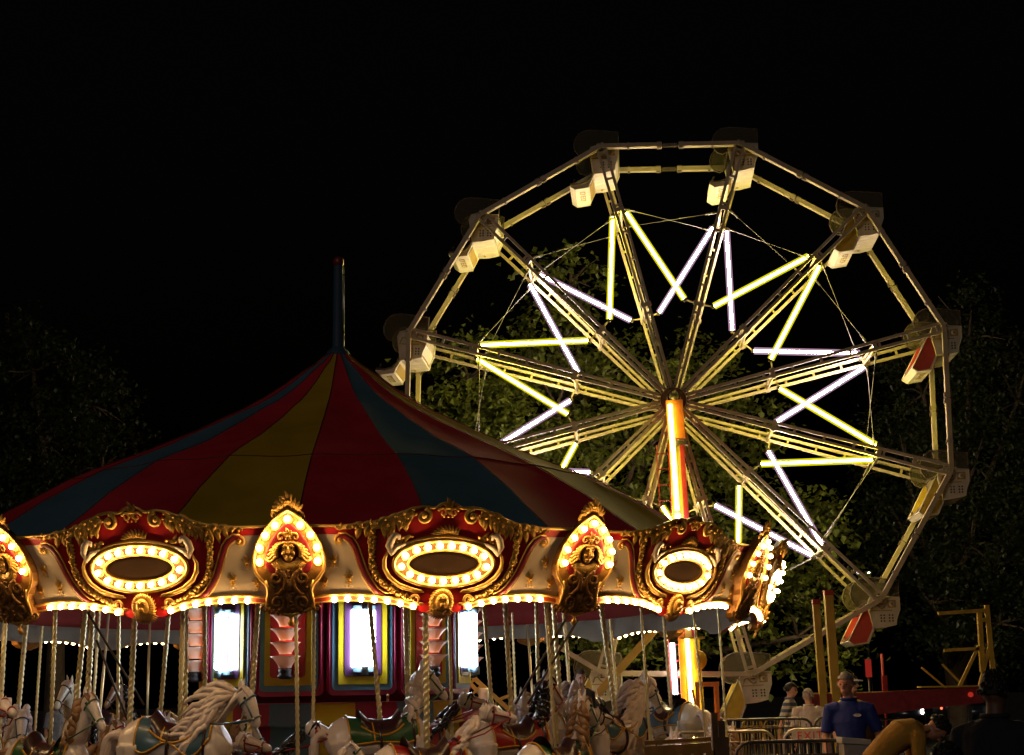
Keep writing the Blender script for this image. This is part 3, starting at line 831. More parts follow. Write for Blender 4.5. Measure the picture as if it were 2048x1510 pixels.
    for s in (-1, 1): mb.box((0, s*(SW+.05), -.03), (.09,.03,.16), None, 0)
    mb.build('pivot_bar', [K['paintdk']], o)
    return o
LAB = {0:'upper left ferris seat of the topmost pair', 1:'upper right ferris seat of the topmost pair', 2:'white seat on the upper right shoulder of the ferris wheel',
       3:'ferris seat with red interior at the far right above the middle', 4:'ferris seat with yellow apron at the far right below the middle',
       5:'ferris seat with red apron beside the two yellow posts', 6:'lowest yellow ferris seat hanging above the crowd barriers', 7:'low ferris seat seen behind the brass poles and yellow diagonal brace',
       8:'ferris seat hidden low behind the carousel tent', 9:'ferris seat hidden behind the tent slope', 10:'white ferris seat at the far left touching the tent slope', 11:'white ferris seat on the upper left shoulder of the wheel'}
protos = {'r': None, 'y': None, 'o': None}
K['seatoch'] = mat('seat_ochre_panel', (.26,.16,.03), .5, noise=.2)
RY = M.Rotation(WYAW, 4, 'Z')
for i in range(12):
    if i in (8, 9): continue
    kind = 'r' if i in (3, 5) else 'y' if i in (2, 4, 6, 7) else 'o'
    lab = LAB[i]
    if protos[kind] is None:
        o = make_seat({'r': K['seatred'], 'y': K['seatyel'], 'o': K['seatoch']}[kind], lab, kind != 'o'); protos[kind] = o
    else: o = dup(protos[kind])
    p = V((WX, WY, WZ))+RY.to_3x3() @ sp(i, 6.1)
    o.location = p; o.rotation_euler = (0, R_({10: 4, 11: 2, 6: -2}.get(i, 0)), WYAW)
    o['label'] = lab; o['group'] = 'seats around the ferris wheel rim'

# ---- tower holding the near end of the axle, and the far one
def wloc(x, y, z): return V((WX, WY, 0))+RY.to_3x3() @ V((x, y, 0))+V((0, 0, z))
tower = thing('ferris_tower', 'orange and olive steel tower with a long lit tube holding the wheel hub', 'tower', (WX, WY, 0), WYAW)
yf = -1.22
def tl(t_): return V((-.06+.20*t_, yf-.02*t_, WZ-.10-t_*(WZ-.65)))      # top -> foot centre line
mb = MB()
mb.beam(tl(.0)+V((.06,0,0)), tl(.115)+V((.06,0,0)), .36, .20, (0,1,0), 0)
mb.beam(tl(.125)+V((.16,0,0)), tl(1)+V((.0,0,0))+V((.12,0,0)), .10, .16, (0,1,0), 1)
mb.beam(tl(.125)+V((-.05,0,0)), tl(1)+V((-.18,0,0)), .12, .16, (0,1,0), 0)
mb.beam(tl(.125)+V((.06,.05,0)), tl(1)+V((.10,.05,0)), .26, .05, (0,1,0), 2)
mb.box(tl(.13)+V((.10,-.02,0)), (.38,.24,.08), None, 3)
mb.build('column', [K['orange'], K['redsteel'], mat('olive_steel', (.30,.24,.03), .45, noise=.2), K['paintdk']], tower)
mb = MB()
mb.beam(tl(.70)+V((.08,-.04,0)), tl(1)+V((.08,-.04,0)), .32, .10, (0,1,0), 0)
mb.box(tl(.70)+V((.10,-.1,.02)), (.5,.25,.04), None, 0)
mb.build('lower_casing', [K['ylsteel']], tower)
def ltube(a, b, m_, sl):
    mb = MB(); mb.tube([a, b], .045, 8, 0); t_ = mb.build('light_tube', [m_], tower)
    mb = MB(); mb.tube([a, b], .075, 10, 0); mb.build('halo_shell', [sl], t_)  # outer tube is an added shell for the halo
o_ = V((-.02,-.17,0))
ltube(tl(.015)+o_+V((-.02,0,0)), tl(.33)+o_+V((-.02,0,0)), K['tubeyl'], K['haloy'])
ltube(tl(.34)+o_+V((-.02,0,0)), tl(.66)+o_+V((-.02,0,0)), K['tubewl'], K['halow'])
ltube(tl(.70)+V((-.02,-.20,0)), tl(.98)+V((-.01,-.20,0)), K['tubeyl'], K['haloy'])
ltube(tl(.71)+V((-.33,.1,0)), tl(.855)+V((-.33,.1,0)), K['tubewl'], K['halow'])
mb = MB()
for s in (0, 1):
    mb.tube([(-.30+.34*s-.12,yf+.15,6.9),(-.16+.30*s-.12,yf+.15,.4)], .016, 6, 0)
for k in range(19):
    t_ = k/18.; z = 6.7-6.1*t_; x = -.42+.14*t_
    mb.tube([(x,yf+.15,z),(x+.33,yf+.15,z)], .013, 6, 0)
mb.build('ladder', [K['redsteel']], tower)
mb = MB()
mb.beam((-.45,yf+.1,3.1),(-2.55,yf+.1,.9), .16, .12, (0,1,0), 0)
mb.beam((-.42,yf-.02,3.06),(-2.52,yf-.02,.86), .05, .05, (0,1,0), 0)
mb.build('diagonal_brace', [K['ylsteel']], tower)
mb = MB()                                                              # orange drive frame at the foot
for x in (.22,.62):
    for y in (yf-.35, yf+.2): mb.beam((x,y,.1),(x,y,1.78), .08, .08, (0,1,0), 0)
mb.box((.42,yf-.08,1.80), (.50,.66,.09), None, 0); mb.box((.42,yf-.08,1.1), (.44,.6,.05), None, 0)
mb.beam((.12,yf-.3,1.70),(.30,yf-.3,.6), .05, .05, (0,1,0), 0)
mb.lathe([(0,-.2),(.2,-.2),(.22,-.1),(.22,.1),(.2,.2),(0,.2)], 14, (.24,yf,2.3), 1, ax=YX)
mb.build('drive_frame', [K['orange'], mat('amber_lamp_housing', (.6,.28,.02), .4)], tower)
mb = MB()
mb.beam((.0,1.25,WZ+.05),(.10,1.3,.4), .26, .18, (0,1,0), 0)
mb.build('rear_column', [K['redsteel']], tower)
# ------------------------------------------------------------------ carousel horses
# body rings in the x-z plane: (x, z, half height, half width, lean of the ring)
TORSO = [(-.66,.03,.05,.05,0),(-.63,.03,.13,.11,0),(-.55,.03,.205,.17,0),(-.44,.04,.245,.20,0),(-.30,.02,.235,.205,0),(-.15,-.01,.215,.195,0),(0,-.03,.21,.19,0),(.15,-.03,.215,.19,0),(.28,-.01,.235,.19,0),(.38,.03,.25,.18,.1),(.46,.07,.22,.15,.3),(.51,.09,.13,.09,.5)]
def ring2(x, z, hh, hw, lean, n=16, egg=.12):
    ux, uz = -sin(lean), cos(lean); out = []
    for k in range(n):
        a = 2*pi*k/n; s, c = sin(a), cos(a)
        w_ = hw*s*(1-egg*c)
        out.append(V((x+ux*hh*c, w_, z+uz*hh*c)))
    return out
NECK = {
 'C': ([(.36,.14,.20,.13,-.9),(.44,.30,.17,.105,-1.0),(.50,.46,.135,.085,-1.05),(.535,.60,.11,.07,-1.1),(.545,.70,.085,.055,-1.4)],
       [(.50,.70,.05,.05,-.2),(.545,.69,.088,.070,-.55),(.61,.62,.095,.075,-.75),(.68,.53,.075,.060,-.8),(.745,.44,.056,.048,-.8),(.785,.385,.052,.046,-.75),(.81,.35,.03,.03,-.7)]),
 'A': ([(.36,.14,.21,.13,-.8),(.46,.26,.19,.115,-.75),(.55,.37,.16,.095,-.8),(.62,.46,.125,.08,-1.0),(.66,.52,.09,.06,-1.5)],
       [(.63,.53,.05,.05,-.3),(.675,.51,.09,.07,-.7),(.73,.43,.095,.075,-.95),(.775,.34,.075,.060,-1.05),(.81,.25,.058,.048,-1.1),(.83,.195,.052,.046,-1.1),(.84,.16,.03,.03,-1.1)]),
 'B': ([(.36,.12,.21,.13,-.7),(.47,.24,.185,.11,-.7),(.57,.35,.155,.09,-.75),(.66,.44,.125,.08,-.8),(.72,.49,.09,.06,-1.0)],
       [(.66,.52,.05,.05,0),(.71,.51,.092,.07,-.1),(.80,.49,.098,.075,-.1),(.90,.46,.078,.06,-.12),(1.0,.435,.058,.048,-.12),(1.06,.42,.052,.046,-.1),(1.10,.41,.03,.03,-.1)]),
}
LEGS = [  # (points, radii); fore pair and hind pair
 ([(.38,.11,-.02),(.47,.12,-.20),(.56,.115,-.36),(.50,.11,-.53),(.44,.11,-.60),(.45,.11,-.68)], [.10,.085,.055,.036,.034,.048]),
 ([(.36,-.11,-.02),(.42,-.12,-.22),(.45,-.115,-.42),(.36,-.11,-.56),(.29,-.11,-.60),(.26,-.11,-.67)], [.10,.085,.055,.036,.034,.048]),
 ([(-.46,.11,.0),(-.44,.135,-.20),(-.40,.13,-.36),(-.54,.12,-.50),(-.60,.12,-.66),(-.57,.12,-.73)], [.16,.12,.075,.045,.036,.05]),
 ([(-.48,-.11,.0),(-.48,-.135,-.20),(-.48,-.13,-.36),(-.62,-.12,-.48),(-.72,-.12,-.62),(-.72,-.12,-.70)], [.16,.12,.075,.045,.036,.05]),
]
def torso_pt(x, phi, off):
    for a, b in zip(TORSO, TORSO[1:]):
        if x <= b[0] or b is TORSO[-1]:
            t_ = max(0, min(1, (x-a[0])/(b[0]-a[0]))); t_ = t_*t_*(3-2*t_)*.5+t_*.5
            z = a[1]+(b[1]-a[1])*t_; hh = a[2]+(b[2]-a[2])*t_; hw = a[3]+(b[3]-a[3])*t_; break
    return V((x, (hw*(1-.12*cos(phi))+off)*sin(phi), z+(hh+off)*cos(phi)))
def patch(mb, x0, x1, ph, off, nx=14, np_=16, mi=0, thick=.012):
    """sheet wrapped over the back; ph(x) = half angle, off(x, f) = stand-off"""
    vs = []; fs = []
    for i in range(nx+1):
        x = x0+(x1-x0)*i/nx; p = ph(i/nx)
        for j in range(np_+1):
            f = -1+2*j/np_; vs.append(torso_pt(x, p*f, off(i/nx, abs(f))))
    for i in range(nx):
        for j in range(np_): a = i*(np_+1)+j; fs.append((a, a+1, a+np_+2, a+np_+1))
    mb.add(vs, fs, mi)
    return vs
def strand(mb, pts, r, mi=0, flat=(1,.55)):
    n = len(pts); mb.tube(pts, [r*(.55+.9*sin(pi*(.15+.85*i/(n-1))))*(1 if i < n-1 else .3) for i in range(n)], 6, mi, flat=flat)
def make_body(var):
    mb = MB()
    mb.loft([ring2(*r) for r in TORSO])
    nk, hd = NECK[var]
    mb.loft([ring2(*r) for r in nk]); mb.loft([ring2(*r, egg=-.05) for r in hd])
    for pts, rad in LEGS: mb.tube(pts, rad, 10)
    p, a = V((hd[1][0], 0, hd[1][1])), hd[1][4]
    e = V((sin(a)*-.0, 0, 0))
    for s in (-1, 1):                                   # ears
        q = V((nk[-1][0]-.005, s*.035, nk[-1][1]+.05))
        mb.tube([q, q+V((.012,s*.01,.055)), q+V((.02,s*.014,.10))], [.024,.022,.005], 6)
    o = mb.build('horse_body', [K['white']], coll=True)
    m_ = o.modifiers.new('r', 'REMESH'); m_.mode = 'VOXEL'; m_.voxel_size = .0165
    s_ = o.modifiers.new('s', 'SMOOTH'); s_.iterations = 5; s_.factor = .5
    evaluated(o); me = o.data; me.materials.clear(); me.materials.append(K['white'])
    C.objects.unlink(o); bpy.data.objects.remove(o)
    return me
bodies = {v: make_body(v) for v in 'ABC'}
def make_hair(var, seed):
    r = random.Random(seed); mb = MB()
    nk, hd = NECK[var]
    crest = [V((x-(-sin(l))*-hh*.9 if False else x-sin(l)*0, 0, z)) for x, z, hh, hw, l in nk]
    cr_ = []
    for x, z, hh, hw, l in nk:
        cr_.append((V((x-sin(l)*hh*-1*-1*0, 0, 0)), 0))
    top = [V((x+(-sin(l))*hh*.95*(-1 if False else 1), 0, z+cos(l)*hh*.95)) for x, z, hh, hw, l in nk]
    # ring 'up' for a forward-leaning neck points back along the crest
    bot = [V((x-(-sin(l))*hh*.95, 0, z-cos(l)*hh*.95)) for x, z, hh, hw, l in nk]
    crest = [a if a.x < b.x else b for a, b in zip(top, bot)]
    n = {'A': 30, 'B': 15, 'C': 13}[var]
    L = {'A': .40, 'B': .24, 'C': .18}[var]
    for s in (-1, 1):
        for k in range(n):
            f = k/(n-1)*(len(crest)-1); i = min(int(f), len(crest)-2); t_ = f-i
            p = crest[i].lerp(crest[i+1], t_)
            hw = nk[i][3]*(1-t_)+nk[i+1][3]*t_
            ln = L*r.uniform(.8, 1.2)
            if var == 'A': d = V((-.80+.25*t_, 0, -.75+.36*(k % 3)))
            elif var == 'B': d = V((-.75, 0, -.45))
            else: d = V((.12, 0, -.9))
            d.normalize(); pts = []
            for j in range(6):
                u = j/5
                y = s*(.02+(hw+(.018 if var != 'A' else .035-.020*(k % 3)))*min(1, u*2.2))
                pts.append(p+V((0,0,.02*(1-u)))+d*ln*u+V(((.035*sin(u*5+k*1.7) if var != 'A' else .02*sin(u*6+k*.5)), y, (.02*sin(u*6+k) if var != 'A' else .085*sin(pi*u)+.015*sin(u*8+k*.6)))))
            strand(mb, pts, .032, flat=(1,.8))
    for k in range(6):                                  # forelock
        p = crest[-1]+V((.06,(k-2.5)*.018,.0)); q = V((hd[2][0], (k-2.5)*.026, hd[2][1]+.10))
        strand(mb, [p, p.lerp(q,.4)+V((.02,0,.05)), q, q+V((.05,0,-.08))], .022)
    mane = mb.build('mane', [K['pale']], coll=False).data
    mb = MB()
    for k in range(12):
        a = 2*pi*k/12; q = .03
        p = V((-.63, q*cos(a), .10+q*sin(a)))
        pts = []
        for j in range(8):
            u = j/7
            pts.append(p+V((-.16*sin(u*2.2)-.04*sin(u*5+k)*u, .05*cos(a+u*2)*(.4+u*.8), .08*sin(u*2.4)-.56*u*u)))
        strand(mb, pts, .03, flat=(1,.8))
    tail = mb.build('tail', [K['pale']], coll=False).data
    return mane, tail
hair = {v: make_hair(v, 4+i) for i, v in enumerate('ABC')}
def make_tack(var):
    low = {'A': lambda t_: 1.62+.30*sin(t_*9.5+.6), 'B': lambda t_: 1.5+.25*sin(t_*8), 'C': lambda t_: 1.75+.12*sin(t_*6+2)}[var]
    mb = MB(); patch(mb, -.40, .40, low, lambda t_, f: .012, 26, 22)
    cloth = mb.build('saddle_blanket', [K['sblue']], coll=False).data
    mb = MB()
    for s in (-1, 1):
        mb.tube([torso_pt(-.40+.80*i/30, s*low(i/30), .016) for i in range(31)], .012, 6)
        for x, t_ in ((-.40, 0), (.40, 1), (-.12, .35)):
            mb.tube([torso_pt(x, s*(.55 if x == -.12 else .0)+s*(low(t_)-(.55 if x == -.12 else 0))*k/10, .016) for k in range(11)], .011, 6)
        mb.tube([torso_pt(-.26+.50*i/20, s*(.95+.35*sin(i/20*pi)), .022) for i in range(21)], .012, 6)
    trim = mb.build('blanket_trim', [K['trim']], coll=False).data
    mb = MB()
    def so(t_, f): return .020+.085*max(0, (1-t_*4.5))*(1-f*f)+.075*max(0, (t_*5-4))*(1-f*f)+.012*(1-f)
    patch(mb, -.25, .22, lambda t_: .92+.33*sin(pi*t_), so, 18, 14)
    saddle = mb.build('saddle', [K['seat']], coll=False).data
    mb = MB()
    mb.tube([torso_pt(-.05, .7+(2*pi-1.4)*k/28, .02) for k in range(29)], .018, 6)
    girth = mb.build('girth_strap', [K['seat']], coll=False).data
    mb = MB(); mb.tube([torso_pt(.34, -2.2+4.4*k/24, .014) for k in range(25)], .018, 6)
    breast = mb.build('breast_strap', [K['seat']], coll=False).data
    nk, hd = NECK[var]; mb = MB()
    for i, q in ((2, 1.06), (4, 1.1)):
        x, z, hh, hw, l = hd[i]; mb.tube(ring2(x, z, hh*q, hw*q, l, 14, -.05), .010, 5, closed=True)
    for s in (-1, 1):
        a = V((hd[2][0], s*hd[2][3]*1.02, hd[2][1])); b = V((hd[4][0], s*hd[4][3]*1.06, hd[4][1]))
        mb.tube([a, b], .010, 5); mb.sphere(b, .02, 8, 6, 1)
        mb.tube([b, b.lerp(V((.28, s*.15, .22)), .5)+V((0, s*.05, -.03)), V((.25, s*.13, .22))], .009, 5)
    bridle = mb.build('bridle', [K['sblue'], K['steel']], coll=False).data
    eye = []
    for s in (-1, 1):
        mb = MB(); mb.sphere((hd[2][0]-.005, s*hd[2][3]*.93, hd[2][1]+.028), .017, 8, 6)
        eye.append(mb.build('eye', [K['black']], coll=False).data)
    return cloth, trim, saddle, girth, bridle, eye, breast
tack = {v: make_tack(v) for v in 'ABC'}
def make_pole(rad, twist, zt):
    """brass pole; twisted ones get a raised spiral bead"""
    mb = MB(); z0, z1 = -.78, zt
    if not twist:
        mb.tube([(0,0,z0),(0,0,z1)], rad, 12)
    else:
        n = int((z1-z0)/.0075); vs = []; fs = []; m_ = 10
        for i in range(n+1):
            z = z0+(z1-z0)*i/n
            for j in range(m_):
                a = 2*pi*j/m_; q = rad*(.96+.15*cos(2*a-z*2*pi/.076))
                vs.append((q*cos(a), q*sin(a), z))
        for i in range(n):
            for j in range(m_): fs.append((i*m_+j, i*m_+(j+1) % m_, (i+1)*m_+(j+1) % m_, (i+1)*m_+j))
        mb.add(vs, fs)
    return mb.build('brass_pole', [K['brass']], coll=False).data
poles = {}
def pole_for(rad, twist, zt):
    k = (rad, twist, round(zt, 1))
    if k not in poles: poles[k] = make_pole(rad, twist, k[2])
    return poles[k]
GRP = 'galloping horses on the carousel platform'
def part(name, me, parent, m_=None, slot=0):
    o = bpy.data.objects.new(name, me); C.objects.link(o); o.parent = parent
    if m_ is not None:
        o.material_slots[slot].link = 'OBJECT'; o.material_slots[slot].material = m_
    return o
def horse(x, y, seat_z, lean, var, body, mane, cloth, trim, label, prad=.030, twist=True, yaw=0, pitch=0, sc=1.0, saddle=None, pole_top=3.05):
    lx, ly = x-CX, y-CY
    th = math.atan2(lx, -ly)                       # 0 = nearest the viewer; travel is towards +th
    z = seat_z-.20*sc
    zc = V((x, y, z))
    rot = M.Rotation(R_(-lean), 4, 'Y') @ M.Rotation(th+yaw, 4, 'Z') @ M.Rotation(R_(-pitch), 4, 'Y')
    o = thing('carousel_horse', label, 'carousel horse', zc, group=GRP)
    o.matrix_world = M.Translation(zc) @ rot @ M.Scale(sc, 4)
    part('horse_body', bodies[var], o, body)
    part('mane', hair[var][0], o, mane); part('tail', hair[var][1], o, mane)
    c_, t_, s_, g_, b_, e_, bs_ = tack[var]
    cl = part('saddle_blanket', c_, o, cloth); part('blanket_trim', t_, cl, trim)
    part('saddle', s_, o, saddle); part('girth_strap', g_, o); part('bridle', b_, o, cloth); part('breast_strap', bs_, o)
    for q in e_: part('eye', q, o)
    p = part('brass_pole', pole_for(prad, twist, (pole_top-z)/sc), o)
    p.matrix_local = M.Rotation(R_(pitch), 4, 'Y')
    return o
W, I, BK = K['white'], K['cream_horse'], K['black']; PM, TM = K['pale'], K['tan']
B_, G_, RD_ = K['sblue'], K['sgreen'], K['sred']; T = K['trim']; DK = K['seat']; PG = mat('brown_piebald_gloss', (.30,.17,.10), .28, noise=.3, coat=.5)
horse(-6.46,18.44,1.33,0.2,'B',W,PM,RD_,T,'white horse cut by the left photo edge, head stretched forward with open mouth', yaw=.0)
horse(-6.60,20.41,1.22,-2.7,'A',W,PM,B_,T,'white horse facing the viewer at far left, brass pole rising straight above its mane', .032)
horse(-6.02,18.02,.72,-.4,'C',W,TM,G_,T,'low horse below the frame on the leftmost brass pole of all', .028)
horse(-5.25,17.48,1.20,.3,'C',W,TM,G_,T,'white horse with tan mane and green saddle cloth at far left', .024)
horse(-7.50,24.10,1.0,-1.4,'B',I,TM,RD_,T,'rear horse on a thin brass pole at far left under the grey inner valance', .022)
horse(-5.41,18.76,.95,-3.9,'B',PG,TM,B_,T,'brown horse low behind the tan maned horse, on a strongly leaning twisted pole', .034)
horse(-5.19,18.62,.90,-1.1,'C',W,TM,RD_,T,'low horse on the thick bright pole ending behind the tan maned head', .034)
horse(-6.54,23.82,1.40,-1.9,'C',I,PM,DK,T,'ivory horse facing left at the rear, beyond the tan maned horse', .024, sc=1.05)
horse(-6.03,22.24,.95,-3.0,'C',BK,BK,RD_,T,'black horse low on a thin smooth pole beside the crossing brace rods at left', .020, False)
horse(-5.08,19.76,.95,1.2,'B',PG,TM,G_,T,'inner row brown horse hidden behind the tail of the blue saddled horse', .022)
horse(-4.57,18.23,.92,-1.0,'C',W,PM,G_,T,'low white horse whose thick pole drops behind the cantle of the blue saddle', .034)
horse(-5.92,24.77,1.42,-.1,'C',PG,BK,DK,T,'grey brown horse at the rear seen over the black saddle of the blue saddled horse', .020, False)
horse(-4.46,19.19,.98,-3.1,'B',BK,BK,B_,T,'black inner row horse behind the seat of the blue saddled horse', .028)
horse(-3.67,16.87,1.40,0,'A',W,PM,B_,T,'large white horse with thick swept mane, blue saddle cloth and yellow trim', .026, sc=1.06)
horse(-3.84,17.95,.88,.7,'B',W,PM,RD_,T,'low horse on the pole directly behind the front pole of the blue saddled horse', .028)
horse(-3.78,18.88,.90,1.7,'C',I,TM,G_,T,'inner row horse hidden behind the thick swept mane of the blue saddled horse', .028)
horse(-3.10,17.78,1.05,-3.1,'B',W,BK,RD_,T,'black and white horse with dark stretched head before the blue drum skirt', .032)
horse(-2.36,16.76,.62,1.3,'C',W,PM,G_,T,'low front horse below the frame on the thin pole before the shade stack panel', .022)
horse(-2.34,17.76,.62,.1,'C',W,PM,B_,T,'low horse below the frame on the vertical pole beside the blue skirt panel', .022)
horse(-1.57,17.86,1.40,5.1,'C',W,PM,G_,T,'white horse with green saddle cloth and arched neck at the centre', .028, yaw=.05)
horse(-1.33,18.89,1.28,1.2,'B',I,BK,RD_,T,'white horse with black markings partly hidden behind the green saddled horse', .034)
horse(-1.00,17.00,1.10,.3,'B',W,PM,RD_,T,'low front white horse with head stretched level and ridged pale mane', .034, yaw=.1, pitch=4)
horse(-.81,19.15,.95,.9,'C',PG,TM,B_,T,'inner row horse on the thin pole beside the right edge of the centre drum', .022)
horse(-.29,19.50,1.10,3.8,'C',I,PM,RD_,T,'ivory inner row horse on the pole in front of the yellow lattice ramp', .026)
horse(-.07,18.54,1.30,2.2,'C',W,BK,RD_,T,'white necked horse with black muzzle and red saddle cloth right of centre', .032)
horse(-.03,25.53,1.0,1.1,'C',W,PM,B_,T,'rear horse on the thin pole beside the long dark brace rod', .020)
horse(.28,26.55,1.1,2.8,'B',I,TM,G_,T,'farthest horse on a bright smooth pole behind the black muzzled horse', .020, False)
horse(.27,20.20,1.15,.2,'A',I,PM,RD_,T,'ivory horse with hanging neck behind the black muzzled horse', .026)
horse(.42,17.67,1.05,2.6,'C',W,TM,G_,T,'low front white horse showing rump and green saddle cloth at the bottom edge', .020, yaw=.25)
horse(.48,19.01,1.05,2.6,'B',W,BK,DK,T,'black maned horse on the middle pole of the crowded pole cluster', .028)
horse(.58,20.72,1.38,2.6,'A',W,PM,B_,T,'white horse seen from behind in the crowded pole cluster', .034)
horse(.86,24.69,1.15,3.2,'C',W,PM,RD_,T,'rear white horse beyond the crowded pole cluster, facing left', .022)
horse(.88,24.64+.9,1.05,1.8,'B',I,TM,B_,T,'rear ivory horse beyond the tan rumped horse', .024)
horse(1.27,20.00,1.36,5.8,'A',W,PM,B_,T,'white horse with bulky curled mane and blue saddle cloth at right of the pole cluster', .034, yaw=-.35)
horse(1.65,25.31,1.10,3.2,'C',W,BK,G_,T,'rear white horse with black bridle facing left behind the bulky maned horse', .030)
horse(1.60,18.78,.60,1.9,'C',W,PM,RD_,T,'low horse below the frame on the thin pole left of the lit tower casing', .017)
horse(2.37,24.02,1.40,2.5,'C',I,PM,B_,T,'ivory horse facing left with blue saddle cloth before the lit orange tower', .030, yaw=.25)
horse(2.48,20.38,.62,3.3,'C',W,PM,G_,T,'low horse below the frame on the thin pole crossing the lit tower foot', .017)
horse(2.79,20.83,.62,1.3,'C',W,TM,B_,T,'low horse below the frame on the rightmost thin pole of all', .017)
# ------------------------------------------------------------------ people
SKIN = mat('skin', (.55,.30,.20), .5, noise=.1, nscale=12)
SKIND = mat('tanned_skin', (.62,.27,.17), .5, noise=.15, nscale=12)
def remesh(mb, name, m_, vox, it=3):
    o = mb.build(name, [m_]); md = o.modifiers.new('r', 'REMESH'); md.mode = 'VOXEL'; md.voxel_size = vox
    s_ = o.modifiers.new('s', 'SMOOTH'); s_.iterations = it; s_.factor = .5
    evaluated(o); o.data.materials.clear(); o.data.materials.append(m_)
    return o
def tring(c, t_, w_, d_, n=16, side=V((1,0,0))):
    t_ = t_.normalized(); f = t_.cross(side).normalized()
    return [c+side*(w_*cos(2*pi*k/n))+f*(d_*sin(2*pi*k/n)) for k in range(n)]
def torso_rings(sp_, ws, grow, i0, i1):
    out = []
    for i in range(i0, i1+1):
        t_ = sp_[min(i+1, len(sp_)-1)]-sp_[max(i-1, 0)]
        out.append(tring(sp_[i], t_, ws[i][0]+grow, ws[i][1]+grow))
    return out
def hand(mb, w_, d, side, curl=.5, sc=1):
    """palm and five fingers leaving the wrist along d"""
    d = d.normalized(); n = d.cross(side).normalized(); s_ = n.cross(d).normalized()
    p = w_+d*.045*sc
    mb.tube([w_, w_+d*.03*sc, w_+d*.085*sc], [.026*sc,.036*sc,.038*sc], 10, flat=(1,.5), up=n)
    for k, L in enumerate((.062,.078,.082,.075)):
        b = w_+d*.082*sc+s_*((k-1.5)*.019*sc)
        mb.tube([b, b+d*L*.45*sc+n*.012*curl*sc, b+d*L*.8*sc+n*.035*curl*sc, b+d*L*.95*sc+n*.055*curl*sc], [.0095*sc,.009*sc,.0085*sc,.007*sc], 6)
    b = w_+d*.03*sc-s_*.026*sc
    mb.tube([b, b+d*.03*sc-s_*.022*sc+n*.008*sc, b+d*.062*sc-s_*.022*sc+n*.02*sc], [.012*sc,.011*sc,.009*sc], 6)
